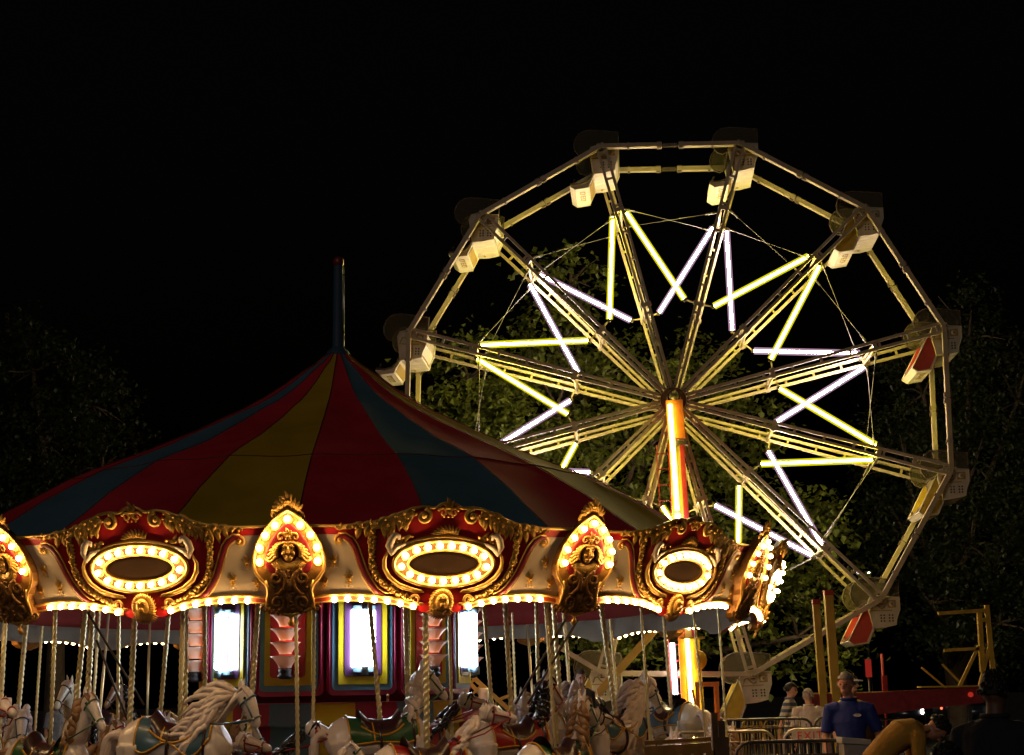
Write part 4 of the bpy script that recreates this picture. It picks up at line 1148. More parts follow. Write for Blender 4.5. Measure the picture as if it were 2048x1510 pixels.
def person(label, loc, yaw, spine, head, face, arms, legs, shirt, pants, hair_m, skin=SKIN, cap=None, sleeve=.45, emblem=False, build=1.0, group=None, longhair=False):
    o = thing('person', label, 'person', loc, yaw)
    sp_ = [V(p) for p in spine]; head = V(head); face = V(face).normalized()
    ws = [(.165*build,.115*build),(.150*build,.108*build),(.185*build,.125*build),(.175*build,.095*build),(.062,.060)]
    hs = V((0,0,1)).cross(face)
    hs = hs.normalized() if hs.length > .1 else V((1,0,0))
    hu = face.cross(hs).normalized()
    R3 = M((hs, -face, hu)).transposed()         # head axes: x side, -y face, z up
    mb = MB()
    mb.loft(torso_rings(sp_, ws, -.012, 0, 4))
    neck = [sp_[4]-(sp_[4]-sp_[3])*.3, sp_[4].lerp(head, .35), sp_[4].lerp(head, .7)]
    mb.tube(neck, [.062,.054,.056], 10)
    mb.sphere(head+hu*.03, .1, 14, 10, 0, (.78,.98,1.02), R3)
    mb.sphere(head-hu*.045+face*.018, .072, 12, 8, 0, (.82,.95,.95), R3)
    mb.tube([head+hu*.022+face*.092, head-hu*.002+face*.112, head-hu*.02+face*.096], [.012,.014,.016], 8)       # nose
    mb.tube([head+hu*.04+face*.085-hs*.04, head+hu*.044+face*.097, head+hu*.04+face*.085+hs*.04], .012, 6)       # brow
    mb.tube([head-hu*.055+face*.085-hs*.02, head-hu*.055+face*.094, head-hu*.055+face*.085+hs*.02], .009, 6)     # mouth
    for s in (-1, 1): mb.sphere(head+hs*(s*.08)+hu*.005, .027, 8, 6, 0, (.4,.7,1.15), R3)                       # ears
    for (a, b, c_, hd_) in arms:
        a, b, c_ = V(a), V(b), V(c_)
        mb.tube([a.lerp(sp_[3], .4), a, a.lerp(b, .5), b, b.lerp(c_, .35), c_], [.07,.062,.050,.041,.042,.027], 10)
        hand(mb, c_, V(hd_), V((0,1,0)) if abs(V(hd_).normalized().y) < .8 else V((1,0,0)))
    for (a, b, c_, toe) in legs:
        a, b, c_, toe = V(a), V(b), V(c_), V(toe)
        mb.tube([a, a.lerp(b, .4), b, b.lerp(c_, .35), c_], [.10,.082,.056,.058,.040], 10)
        mb.tube([c_, c_.lerp(toe, .5)+V((0,0,-.03)), toe], [.04,.042,.036], 8)
    body = remesh(mb, 'body', skin, .0115, 2); body.parent = o
    mb = MB()                                     # shirt
    t0 = sp_[0]-(sp_[1]-sp_[0])*.25
    mb.loft([tring(t0, sp_[1]-sp_[0], ws[0][0]+.012, ws[0][1]+.014)]+torso_rings(sp_, ws, .012, 0, 3)+[tring(sp_[4], sp_[4]-sp_[3], .078, .074)])
    for (a, b, c_, hd_) in arms:
        a, b, c_ = V(a), V(b), V(c_); e = a.lerp(b, min(1, sleeve*2)) if sleeve <= .5 else b.lerp(c_, (sleeve-.5)*2)
        if sleeve > .5: mb.tube([a.lerp(sp_[3], .45), a, b, e], [.085,.076,.056,.045], 10)
        else: mb.tube([a.lerp(sp_[3], .45), a, a.lerp(e, .5), e], [.088,.080,.072,.070], 10)
    sh = remesh(mb, 'shirt', shirt, .014, 3); sh.parent = o
    mb = MB(); mb.tube([sp_[4]+(sp_[4]-sp_[3]).normalized()*.0+V((.078*cos(2*pi*k/14), .07*sin(2*pi*k/14), .012)) for k in range(14)], .017, 6, closed=True)
    mb.build('collar', [shirt], sh)
    if emblem:
        mb = MB(); c_ = sp_[2].lerp(sp_[3], .35)+V((.085, -.142*build, .02))
        vs = [c_+V((.045*cos(2*pi*k/16), -.002+.012*abs(cos(2*pi*k/16))*.5, .018*sin(2*pi*k/16))) for k in range(16)]
        mb.add(vs+[v+V((0,.03,0)) for v in vs], [tuple(range(16))]+[(k, (k+1) % 16, (k+1) % 16+16, k+16) for k in range(16)], 0, False)
        mb.build('emblem', [mat('pale_emblem', (.62,.58,.55), .5)], sh)
    mb = MB()                                     # trousers
    mb.loft([tring(sp_[0]+(sp_[1]-sp_[0])*.35, sp_[1]-sp_[0], ws[0][0]+.004, ws[0][1]+.004), tring(sp_[0], sp_[1]-sp_[0], ws[0][0]+.008, ws[0][1]+.012), tring(sp_[0]-(sp_[1]-sp_[0]).normalized()*.1, sp_[1]-sp_[0], ws[0][0]-.01, ws[0][1])])
    for (a, b, c_, toe) in legs:
        a, b, c_ = V(a), V(b), V(c_)
        mb.tube([a, a.lerp(b, .4), b, b.lerp(c_, .5), c_+V((0,0,.02))], [.115,.10,.078,.070,.066], 10)
    pt = remesh(mb, 'trousers', pants, .016, 3); pt.parent = o
    for (a, b, c_, toe) in legs:
        mb = MB(); c_, toe = V(c_), V(toe)
        mb.tube([c_+V((0,0,-.01)), c_.lerp(toe, .5)+V((0,0,-.035)), toe+V((0,0,-.005)), toe+(toe-c_).normalized()*.04], [.052,.05,.044,.02], 10)
        mb.build('shoe', [K['dark']], o)
    mb = MB()                                     # hair
    n = 0
    vs = []; fs = []; nu, nv = 18, 8
    for i in range(nv+1):
        ph = pi*.60*i/nv
        for j in range(nu):
            a = 2*pi*j/nu
            lim = 1.0 if sin(a) > -.3 else .62          # higher hairline over the face
            p_ = ph*lim
            q = V((.088*sin(p_)*cos(a), .114*sin(p_)*sin(a), .124*cos(p_)))*(1+.035*sin(5*a+i)+.03*sin(11*a+2.3*i))
            vs.append(head+hu*.03+R3 @ q)
    for i in range(nv):
        for j in range(nu): fs.append((i*nu+j, (i+1)*nu+j, (i+1)*nu+(j+1) % nu, i*nu+(j+1) % nu))
    mb.add(vs, fs)
    for k in range(40):
        a = rnd.uniform(.15*pi, 1.0*pi) if k < 28 else rnd.uniform(0, 2*pi); p_ = rnd.uniform(.1, .55)*pi if k < 28 else rnd.uniform(0, .33)*pi
        q = V((.086*sin(p_)*cos(a), .112*sin(p_)*sin(a), .120*cos(p_)))
        b0 = head+hu*.03+R3 @ q; b1 = head+hu*.03+R3 @ (V((q.x*1.06, q.y*1.06+.01, q.z*1.0-.03)))
        mb.tube([b0, b0.lerp(b1,.5)+(b0-head).normalized()*.008, b1], [.014,.013,.004], 5)
    mb.build('hair', [hair_m], o)
    if cap:
        mb = MB(); mb.sphere(head+hu*.055, .105, 16, 8, 0, (.86,1.05,.80), R3)
        b0 = head+hu*.065+face*.09
        mb.prism([(-.07,0),(-.06,.06),(0,.085),(.06,.06),(.07,0)], -.006, .006, lambda u, v, w: b0+hs*u+face*v+hu*(w-.1*v))
        mb.build('cap', [cap], o)
    for s in (-1, 1):
        mb = MB(); mb.sphere(head+hs*(s*.034)+hu*.022+face*.086, .0125, 8, 6); mb.build('eye', [K['black']], body)
    return o
ST = [(0,0,.94),(0,-.01,1.10),(0,0,1.29),(0,.015,1.45),(0,.01,1.53)]
LEG = [((-.095,0,.90),(-.105,-.02,.49),(-.11,.02,.09),(-.13,-.12,.04)),((.095,0,.90),(.105,-.02,.49),(.11,.02,.09),(.13,-.12,.04))]
blue = mat('royal_blue_knit', (.018,.034,.23), .8, bump=1.0, bscale=9, noise=.15, nscale=30); navy = mat('navy_cloth', (.010,.012,.022), .85, bump=1.0, bscale=9)
tanp = mat('khaki_cloth', (.20,.15,.09), .85, bump=1.0, bscale=9); whitec = mat('white_cotton', (.62,.54,.48), .85, bump=1.0, bscale=9, noise=.06); orange = mat('mustard_cotton', (.50,.25,.03), .85, bump=1.0, bscale=9, noise=.1)
yelc = mat('yellow_cotton', (.55,.40,.08), .85, bump=1.0, bscale=9); pblue = mat('pale_blue_cotton', (.25,.30,.42), .85, bump=1.0, bscale=9)
hg = mat('grey_hair', (.30,.26,.22), .8); hb = mat('dark_hair', (.012,.009,.008), .6); hbr = mat('brown_hair', (.06,.035,.02), .7)
stripe = bpy.data.materials.new('striped_cotton'); stripe.use_nodes = True
nt = stripe.node_tree; b_ = nt.nodes['Principled BSDF']; b_.inputs['Roughness'].default_value = .85
tc = nt.nodes.new('ShaderNodeTexCoord'); wv = nt.nodes.new('ShaderNodeTexWave'); wv.bands_direction = 'Z'; wv.inputs['Scale'].default_value = 2.9; wv.inputs['Distortion'].default_value = .6
cr2 = nt.nodes.new('ShaderNodeValToRGB'); cr2.color_ramp.interpolation = 'CONSTANT'; cr2.color_ramp.elements[0].color = (.10,.14,.24,1); cr2.color_ramp.elements[1].position = .5; cr2.color_ramp.elements[1].color = (.62,.55,.45,1)
nt.links.new(tc.outputs['Object'], wv.inputs['Vector']); nt.links.new(wv.outputs['Fac'], cr2.inputs['Fac']); nt.links.new(cr2.outputs['Color'], b_.inputs['Base Color'])
person('man in a royal blue polo shirt with pale chest emblem beside the grey bin', (3.68,17.3,0), -.22,
       ST, (-.02,-.01,1.685), (-.35,-1,-.02),
       [((-.215,.01,1.43),(-.27,.03,1.13),(-.26,-.06,.88),(0,-.2,-1)), ((.215,.01,1.43),(.30,.05,1.15),(.36,-.10,.98),(.6,-.5,-.5))], LEG, blue, tanp, hg, SKIND, sleeve=.42, emblem=True, build=.95)
person('person in a yellow shirt and white cap, half hidden behind the blue shirted man', (4.15,19.4,0), .5,
       ST, (0,-.01,1.69), (.4,-1,0), [((-.205,.01,1.43),(-.25,.03,1.14),(-.24,-.04,.90),(0,-.1,-1)), ((.205,.01,1.43),(.25,.03,1.14),(.24,-.04,.90),(0,-.1,-1))], LEG, yelc, navy, hbr, cap=whitec)
person('person in a blue and white striped shirt walking beyond the barriers', (4.72,27,0), 1.2,
       [(0,0,.93),(0,-.02,1.08),(0,-.02,1.27),(0,0,1.42),(0,0,1.50)], (0,-.03,1.63), (0,-1,-.1),
       [((-.20,.01,1.40),(-.24,.10,1.14),(-.22,.16,.90),(0,.1,-1)), ((.20,.01,1.40),(.24,-.10,1.14),(.22,-.24,.96),(0,-.3,-1))], LEG, stripe, navy, hb, sleeve=.44)
person('grey haired person in a white shirt seen from behind, left of the yellow posts', (4.82,25.8,0), pi,
       [(0,0,.86),(0,-.01,1.00),(0,-.02,1.17),(0,0,1.32),(0,0,1.39)], (0,-.02,1.52), (0,-1,-.15),
       [((-.215,.01,1.30),(-.27,.03,1.02),(-.22,-.10,.82),(0,-.3,-1)), ((.215,.01,1.30),(.27,.03,1.02),(.22,-.10,.82),(0,-.3,-1))],
       [((-.095,0,.84),(-.105,-.02,.47),(-.11,.02,.09),(-.13,-.12,.04)),((.095,0,.84),(.105,-.02,.47),(.11,.02,.09),(.13,-.12,.04))], whitec, navy, hg, sleeve=.42, build=1.15)
person('dark haired man in a mustard shirt bending forward at the bottom right', (3.42,14.9,0), pi/2,
       [(0,.02,.98),(0,-.10,1.12),(0,-.24,1.22),(0,-.36,1.25),(0,-.43,1.24)], (0,-.56,1.26), (0,-.30,-1),
       [((-.20,-.34,1.20),(-.22,-.32,.90),(-.18,-.42,.66),(0,-.3,-1)), ((.20,-.34,1.20),(.22,-.40,.92),(.16,-.56,.72),(0,-.3,-1))],
       [((-.095,.04,.93),(-.105,-.05,.50),(-.11,.05,.09),(-.13,-.10,.04)),((.095,.04,.93),(.105,-.05,.50),(.11,.05,.09),(.13,-.10,.04))], orange, navy, hb, SKIND, sleeve=.42, build=1.1)
person('large dark clothed person in the foreground at the right edge', (2.94,9.6,0), pi*.80,
       [(0,0,.92),(0,-.01,1.06),(0,0,1.22),(0,.015,1.38),(0,.01,1.46)], (0,-.02,1.60), (0,-1,-.12),
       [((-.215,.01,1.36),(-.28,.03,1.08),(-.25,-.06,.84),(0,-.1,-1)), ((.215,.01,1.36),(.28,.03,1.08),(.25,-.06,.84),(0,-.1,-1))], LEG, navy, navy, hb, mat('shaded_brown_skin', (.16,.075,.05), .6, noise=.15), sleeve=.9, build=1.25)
person('child with dark hair and pale shirt at the bottom edge beside the dark figure', (2.45,9.0,0), pi*.7,
       [(0,0,.70),(0,0,.80),(0,0,.93),(0,0,1.02),(0,0,1.07)], (0,-.01,1.19), (0,-1,-.1),
       [((-.16,0,1.0),(-.19,.02,.80),(-.18,-.05,.62),(0,-.1,-1)), ((.16,0,1.0),(.19,.02,.80),(.18,-.05,.62),(0,-.1,-1))],
       [((-.08,0,.66),(-.085,-.02,.36),(-.09,.02,.08),(-.10,-.10,.04)),((.08,0,.66),(.085,-.02,.36),(.09,.02,.08),(.10,-.10,.04))], pblue, navy, hb, sleeve=.42, build=.82)
person('person in a navy jacket standing among the rear carousel horses', (.95,23.75,.36), .6,
       [(0,0,.86),(0,-.01,1.00),(0,-.02,1.17),(0,0,1.32),(0,0,1.39)], (0,-.02,1.52), (-.3,-1,-.1),
       [((-.205,.01,1.30),(-.27,.0,1.02),(-.20,-.18,.90),(0,-.6,-.5)), ((.205,.01,1.30),(.26,.03,1.02),(.22,-.10,.82),(0,-.3,-1))],
       [((-.095,0,.84),(-.105,-.02,.47),(-.11,.02,.09),(-.13,-.12,.04)),((.095,0,.84),(.105,-.02,.47),(.11,.02,.09),(.13,-.12,.04))], mat('navy_jacket', (.02,.025,.06), .8), navy, hbr, sleeve=.9)
person('person in a pale blue shirt far behind the carousel at left', (-9.3,31.5,0), .3,
       ST, (0,-.01,1.66), (.2,-1,0), [((-.205,.01,1.43),(-.25,.03,1.14),(-.24,-.04,.90),(0,-.1,-1)), ((.205,.01,1.43),(.25,.03,1.14),(.24,-.04,.90),(0,-.1,-1))], LEG, pblue, navy, hb)
# ------------------------------------------------------------------ ground
mb = MB(); mb.add([(-300,-60,0),(300,-60,0),(300,400,0),(-300,400,0)], [(0,1,2,3)], 0, False)
tag(mb.build('ground', [K['asphalt']]), kind='structure')

# ------------------------------------------------------------------ trees
def leafmat(name, col):
    m_ = bpy.data.materials.new(name); m_.use_nodes = True
    nt = m_.node_tree; b = nt.nodes['Principled BSDF']
    oi = nt.nodes.new('ShaderNodeTexCoord'); n = nt.nodes.new('ShaderNodeTexNoise'); n.inputs['Scale'].default_value = 1.3; n.inputs['Detail'].default_value = 5
    r = nt.nodes.new('ShaderNodeValToRGB'); r.color_ramp.elements[0].position = .32; r.color_ramp.elements[1].position = .68
    r.color_ramp.elements[0].color = (*[c*.55 for c in col], 1); r.color_ramp.elements[1].color = (*[min(1, c*1.5) for c in col], 1)
    nt.links.new(oi.outputs['Object'], n.inputs['Vector']); nt.links.new(n.outputs['Fac'], r.inputs['Fac'])
    nt.links.new(r.outputs['Color'], b.inputs['Base Color']); b.inputs['Roughness'].default_value = .45
    t = nt.nodes.new('ShaderNodeBsdfTranslucent'); nt.links.new(r.outputs['Color'], t.inputs['Color'])
    mx = nt.nodes.new('ShaderNodeMixShader'); mx.inputs['Fac'].default_value = .3
    nt.links.new(b.outputs[0], mx.inputs[1]); nt.links.new(t.outputs[0], mx.inputs[2]); nt.links.new(mx.outputs[0], nt.nodes['Material Output'].inputs['Surface'])
    return m_
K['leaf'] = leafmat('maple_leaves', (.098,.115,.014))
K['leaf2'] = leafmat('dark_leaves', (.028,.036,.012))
def tree(name, label, base, lobes, n, size, lm, seed, h, group='trees behind the rides'):
    r = random.Random(seed)
    o = thing(name, label, 'tree', base, group=group)
    bx, by, bz = base; mb = MB()
    # trunk and limbs reaching into the lobes
    tp = V((.3*r.uniform(-1,1), .2, h*.45))
    mb.tube([(0,0,-.2),(.05,0,h*.12),(tp.x*.5,.1,h*.28),tp], [.42*h/12,.33*h/12,.27*h/12,.2*h/12], 9)
    for (x, y, z, rx, ry, rz) in lobes:
        q = V((x-bx, y-by, z)); st = V((tp.x*.6, .1, min(h*.32, max(1.5, q.z*.5))))
        mid = st.lerp(q, .5)+V((r.uniform(-.3,.3), r.uniform(-.3,.3), .4))
        mb.tube([st, mid, q, q+V((r.uniform(-.4,.4), 0, rz*.6))], [.15,.10,.06,.02], 7)
        for k in range(5):
            d = V((r.uniform(-1,1)*rx, r.uniform(-1,1)*ry, r.uniform(-.6,1)*rz))*.8
            mb.tube([q, q+d*.5+V((0,0,.1)), q+d], [.045,.03,.01], 5)
    mb.build('trunk', [K['bark']], o)
    tot = sum(a[3]*a[5] for a in lobes); mb = MB(); vs = mb.v
    for (x, y, z, rx, ry, rz) in lobes:
        m_ = int(n*rx*rz/tot); q = V((x-bx, y-by, z))
        ncl = max(6, int(m_/46))
        for c in range(ncl):                       # twig clusters spread through the lobe
            while True:
                d = V((r.uniform(-1,1), r.uniform(-1,1), r.uniform(-1,1)))
                if .25 < d.length < 1: break
            d = d.normalized()*(d.length**.45)*r.uniform(.8, 1.18)
            cc = q+V((d.x*rx, d.y*ry, d.z*rz)); cs = r.uniform(.17, .40)
            for k in range(m_//ncl):
                p = cc+V((r.gauss(0,1)*cs, r.gauss(0,1)*cs, r.gauss(0,.7)*cs))
                a = r.uniform(0, 2*pi); el = r.gauss(-.5, .5); s = size*r.uniform(.6, 1.25)
                ax = V((cos(a)*cos(el), sin(a)*cos(el), sin(el)))
                sd = V((-sin(a), cos(a), r.uniform(-.7,.7))).normalized()
                nn = ax.cross(sd).normalized()*.18*s
                b0 = len(mb.v)
                mb.v += [p, p+ax*s*.35+sd*s*.42-nn, p+ax*s, p+ax*s*.35-sd*s*.42-nn]
                mb.f += [[b0, b0+1, b0+2], [b0, b0+2, b0+3]]; mb.mi += [0, 0]; mb.sm += [False, False]
    mb.build('crown', [lm], o)
    return o
tree('maple_tree', 'tall leafy tree lit green and yellow directly behind the ferris wheel', (2.5,42,0),
     [(1.7,41.5,13.0,1.0,1.2,1.2),(1.3,41.5,11.2,1.5,1.5,1.4),(-1.2,41,10.2,1.7,1.6,1.4),(1.2,40.5,9.3,2.3,1.8,1.6),(4.4,41,10.2,1.7,1.5,1.5),(5.9,41,8.7,1.4,1.4,1.2),
      (-1.8,40.5,8.3,1.9,1.6,1.5),(.2,40,7.2,2.2,1.6,1.6),(3.2,40,7.6,2.2,1.5,1.6),(5.3,40.5,6.6,1.7,1.5,1.3),(2.2,39.5,5.4,2.4,1.5,1.5),(-.8,40,5.6,2.0,1.5,1.5),
      (5.0,40,4.6,2.0,1.5,1.4),(7.6,40.5,5.9,1.4,1.3,1.2),(8.2,40.5,4.2,1.3,1.2,1.1),(7.3,40,3.0,1.6,1.3,.9),(3.2,40,3.3,2.4,1.5,1.1)], 30000, .20, K['leaf'], 3, 13)
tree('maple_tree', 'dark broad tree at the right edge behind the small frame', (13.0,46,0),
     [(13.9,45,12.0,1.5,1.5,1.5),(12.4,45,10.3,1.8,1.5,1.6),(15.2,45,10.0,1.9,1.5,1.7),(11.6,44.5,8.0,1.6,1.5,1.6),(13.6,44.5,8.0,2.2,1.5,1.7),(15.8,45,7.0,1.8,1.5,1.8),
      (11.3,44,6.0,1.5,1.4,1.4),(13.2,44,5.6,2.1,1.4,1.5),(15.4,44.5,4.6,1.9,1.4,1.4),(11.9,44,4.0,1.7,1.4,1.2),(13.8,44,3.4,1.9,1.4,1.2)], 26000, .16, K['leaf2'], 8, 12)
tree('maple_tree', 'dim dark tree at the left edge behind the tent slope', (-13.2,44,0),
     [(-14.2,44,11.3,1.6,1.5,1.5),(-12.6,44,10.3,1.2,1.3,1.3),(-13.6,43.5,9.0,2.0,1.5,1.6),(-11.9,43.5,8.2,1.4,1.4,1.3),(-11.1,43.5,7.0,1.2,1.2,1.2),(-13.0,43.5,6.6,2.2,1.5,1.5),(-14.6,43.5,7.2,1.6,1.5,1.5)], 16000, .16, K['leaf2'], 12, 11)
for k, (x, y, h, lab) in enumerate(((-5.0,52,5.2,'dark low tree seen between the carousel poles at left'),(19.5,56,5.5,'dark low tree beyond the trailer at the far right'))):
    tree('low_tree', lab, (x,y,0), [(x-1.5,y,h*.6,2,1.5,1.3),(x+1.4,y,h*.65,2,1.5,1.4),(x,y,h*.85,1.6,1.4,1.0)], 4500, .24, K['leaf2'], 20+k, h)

# ------------------------------------------------------------------ wheel trailer, posts, frames
tr = thing('trailer', 'dark red steel trailer deck behind the blue shirted man', 'trailer', (7.4,30,0))
mb = MB()
mb.prism([(-1.75,1.20),(-1.75,1.56),(-.6,1.57),(1.55,1.66),(1.55,1.34),(.3,1.24),(-.6,1.14),(-1.2,1.12)], -.12, .12, lambda u, v, w: (u, w, v), 0)
mb.box((-.1,.2,1.575), (3.2,.5,.03), None, 1); mb.box((.9,-.02,1.66), (1.1,.3,.03), None, 1)
fix_normals(mb.build('deck_beam', [mat('dark_red_beam', (.16,.010,.016), .45, noise=.25, coat=.2), K['ylsteel']], tr))
for x in (-1.4,-.9):
    mb = MB(); mb.lathe([(0,-.12),(.36,-.12),(.42,-.06),(.42,.06),(.36,.12),(0,.12)], 18, (x,.3,.42), 0, ax=YX); mb.build('wheel', [K['dark']], tr)
mb = MB(); mb.lathe([(0,0),(.05,0),(.05,.03),(0,.03)], 12, (1.3,-.16,1.5), 0, ax=YX); mb.build('marker_lamp', [emit('red_marker_glow', (1,.06,.03), .35)], tr)
for x in (1.3, -1.6):
    mb = MB(); mb.beam((x,0,1.28),(x,0,0), .07, .07, (0,1,0)); mb.build('jack_leg', [K['dark']], tr)
def post(x, zt, wd, lab):
    o = thing('yellow_post', lab, 'post', (x,29.9,0), group='pair of yellow posts by the trailer')
    mb = MB(); mb.beam((.05,0,0),(0,0,zt), wd, wd, (0,1,0), 0); mb.beam((.05+wd*.3,-wd*.5-.01,1.6),(wd*.3,-wd*.5-.01,zt-.1), .03, .02, (0,1,0), 0)
    mb.build('shaft', [K['ylsteel']], o)
    mb = MB(); mb.box((0,0,zt+.04), (wd+.01,wd+.01,.10), None, 0); mb.build('cap', [K['redsteel']], o)
post(5.84,3.28,.13,'shorter left one of two yellow posts with red caps by the trailer')
post(6.09,3.45,.16,'taller right one of two yellow posts with red caps by the trailer')
fr = thing('steel_frame', 'small yellow steel frame standing on the far right end of the trailer', 'frame', (9.5,30.6,0))
mb = MB(); s = 30.6/33
def fp(x, z): return (x*s-9.5, 0, 1.65+(z-1.65)*s)
for a, b, wd in (((9.94,3.20),(9.91,1.95),.09),((10.11,3.36),(10.13,1.9),.085),((9.05,3.20),(10.1,3.25),.07),((9.12,2.42),(10.0,2.45),.06),((9.87,2.50),(9.37,1.62),.06),((10.12,2.55),(9.81,1.62),.06),((9.93,3.04),(10.12,3.06),.08)):
    p = V(fp(*a)); q = V(fp(*b)); mb.beam(p, q, wd, wd, (0,1,0), 0)
for a, b in (((8.70,2.07),(9.20,1.62)),((9.15,2.13),(9.5,1.75))): mb.beam(V(fp(*a))+V((0,.3,0)), V(fp(*b))+V((0,.3,0)), .035, .035, (0,1,0), 0)
mb.build('frame_bars', [K['ylsteel']], fr)
sg = thing('red_sign', 'narrow red lit sign panel on a thin pole beyond the blue shirted man', 'sign', (7.25,32,0))
mb = MB(); mb.tube([(0,0,0),(0,0,1.9)], .02, 6); mb.build('sign_pole', [K['paintdk']], sg)
mb = MB(); mb.box((0,-.03,2.06), (.12,.05,.36), None, 0); mb.box((-.04,-.06,2.06), (.02,.02,.32), None, 0); mb.build('sign_panel', [emit('red_sign_glow', (.8,.05,.03), .28)], sg)
rp = thing('red_pole', 'thin dark red pole with a box at its foot above the trailer', 'pole', (7.55,32,0))
mb = MB(); mb.tube([(0,0,0),(0,0,2.35)], .03, 8); mb.build('shaft', [K['redsteel']], rp)
mb = MB(); mb.box((.02,0,1.75), (.10,.10,.32)); mb.build('junction_box', [K['redsteel']], rp)
rm = thing('lattice_ramp', 'yellow steel lattice ramp seen through the carousel right of its drum', 'ramp', (-.6,30,0))
def wp(px, py, D=30.): # ramp plane
    return (px, 0, py)
mb = MB()
for a, b, wd in (((-.57,2.29),(.55,1.26),.085),((-.50,2.08),(.33,1.20),.075),((-.26,1.95),(-.70,1.52),.05),((-.10,1.85),(-.52,1.48),.05),((-.02,1.78),(-.16,1.66),.05),((.16,1.55),(.52,1.68),.06),((.18,1.5),(.06,1.4),.05)):
    mb.beam((a[0]+.6*0,0,a[1]), (b[0],0,b[1]), wd, wd, (0,1,0), 0)
for x in (-.6,.1,.5): mb.beam((x,.1,0),(x,.1,1.5 if x < .3 else 1.3), .06, .06, (0,1,0), 0)
mb.build('lattice_bars', [K['ylsteel']], rm)
mb = MB(); mb.lathe([(0,0),(.09,0),(.10,.05),(.10,.22),(.08,.26),(0,.26)], 12, (-.06,-.15,1.54)); mb.build('lamp_housing', [K['shade']], rm)

# ------------------------------------------------------------------ crowd barriers
def barrier(x, y, L, h, yaw, label, m_, nb, tilt=0):
    o = thing('crowd_barrier', label, 'barrier', (x,y,0), yaw, group='steel crowd barriers round the ferris wheel')
    mb = MB(); r = .16
    pts = [(0,0,.22)]+[(0,0,h-r)]+[(r-r*cos(a), 0, h-r+r*sin(a)) for a in (pi/6,pi/3,pi/2)]
    pts += [(L-r+r*sin(a), 0, h-r+r*cos(a)) for a in (0,pi/6,pi/3,pi/2)]+[(L,0,.22)]
    mb.tube(pts, .02, 8, closed=True); mb.tube([(0,0,h-.14),(L,0,h-.14)], .012, 6)
    mb.build('rail', [m_], o)
    mb = MB()
    for k in range(1, nb): mb.tube([(L*k/nb,0,.22),(L*k/nb,0,h-.02 if .1 < k/nb < .9 else h-.08)], .0085, 6)
    mb.build('bars', [m_], o).name = 'bar_grille'
    mb = MB()
    for xx in (.12*L, .88*L):
        mb = MB(); mb.beam((xx,-.28,.02),(xx,.28,.02), .05, .02); mb.beam((xx,0,.0),(xx,0,.24), .035, .035); mb.build('foot', [m_], o)
    return o
GV = mat('galvanised_tube', (.48,.42,.36), .35, .7, noise=.2); DG = mat('dark_galvanised_tube', (.13,.11,.10), .4, .7, noise=.2)
b1 = barrier(1.80,20.9,1.62,1.12,.02,'crowd barrier with bright rounded right end, left of the exit sign barrier', GV, 11)
b2 = barrier(3.54,20.9,1.25,1.13,.02,'crowd barrier that carries the white exit sign', GV, 12)
barrier(2.28,16.5,1.33,1.12,.0,'nearest dark topped crowd barrier at the bottom, left of the grey bin', DG, 22)
barrier(4.44,31.0,.42,1.10,0,'short far barrier below the lowest ferris seat', K['ylsteel'], 7)
barrier(4.88,31.0,1.12,1.10,0,'far yellowish barrier in front of the white shirted person', K['ylsteel'], 16)
barrier(3.2,25.0,1.5,1.20,-.03,'dark railed middle barrier behind the exit sign row', DG, 16)
barrier(4.74,25.0,1.0,1.22,-.02,'dark middle barrier left behind the blue shirted man', DG, 12)
ex = thing('exit_sign', 'white board with red EXIT lettering hung on the barrier', 'sign', (3.58,20.86,0), .02)
mb = MB(); mb.box((.30,0,1.045), (.46,.012,.17)); mb.build('board', [mat('white_sign_board', (.42,.39,.34), .5)], ex)
cu = bpy.data.curves.new('t', 'FONT'); cu.body = 'EXIT'; cu.size = .155; cu.extrude = .002; cu.align_x = 'CENTER'; cu.align_y = 'CENTER'; cu.space_character = 1.15
to = bpy.data.objects.new('t', cu); C.objects.link(to)
dg = bpy.context.evaluated_depsgraph_get(); dg.update(); me = bpy.data.meshes.new_from_object(to.evaluated_get(dg)); bpy.data.objects.remove(to)
me.materials.clear(); me.materials.append(K['red'])
lt = bpy.data.objects.new('lettering', me); C.objects.link(lt); lt.parent = ex; lt.location = (.31,-.009,1.045); lt.rotation_euler = (pi/2,0,0)
bn = thing('litter_bin', 'pale grey litter bin with slanted lid below the blue shirted man', 'bin', (3.50,16.35,0))
mb = MB(); mb.prism([(-.12,0),(-.13,1.10),(.13,1.08),(.12,0)], -.14, .14, lambda u, v, w: (u, w, v), 0)
for k in range(5): mb.box((-.095+.047*k,-.142,.55), (.012,.01,1.0), None, 0)
fix_normals(mb.build('body', [mat('grey_bin_paint', (.40,.36,.32), .5, noise=.2)], bn))
mb = MB(); mb.prism([(-.15,1.10),(-.15,1.16),(.15,1.13),(.15,1.08)], -.16, .16, lambda u, v, w: (u, w, v), 0); fix_normals(mb.build('lid', [mat('pale_bin_lid', (.55,.50,.42), .5)], bn))
pb = thing('board_panel', 'brown plywood panel with a thin metal rail between the bin and the bending man', 'panel', (3.98,17.62,0))
mb = MB(); mb.box((.0,0,.62), (.40,.05,1.22)); mb.build('panel', [K['wood']], pb)
mb = MB(); mb.tube([(-.22,-.04,1.30),(.36,-.04,1.31)], .014, 6); mb.tube([(-.2,-.04,1.3),(-.2,-.04,0)], .012, 6); mb.build('rail', [K['steel']], pb)
gt = thing('wooden_gate', 'brown wooden gate rail at the carousel edge below the blue saddled ivory horse', 'gate', (1.29,15.7,0))
mb = MB(); mb.beam((-.03,0,1.155),(.64,0,1.185), .04, .04); mb.beam((-.03,0,1.07),(.64,0,1.10), .04, .10)
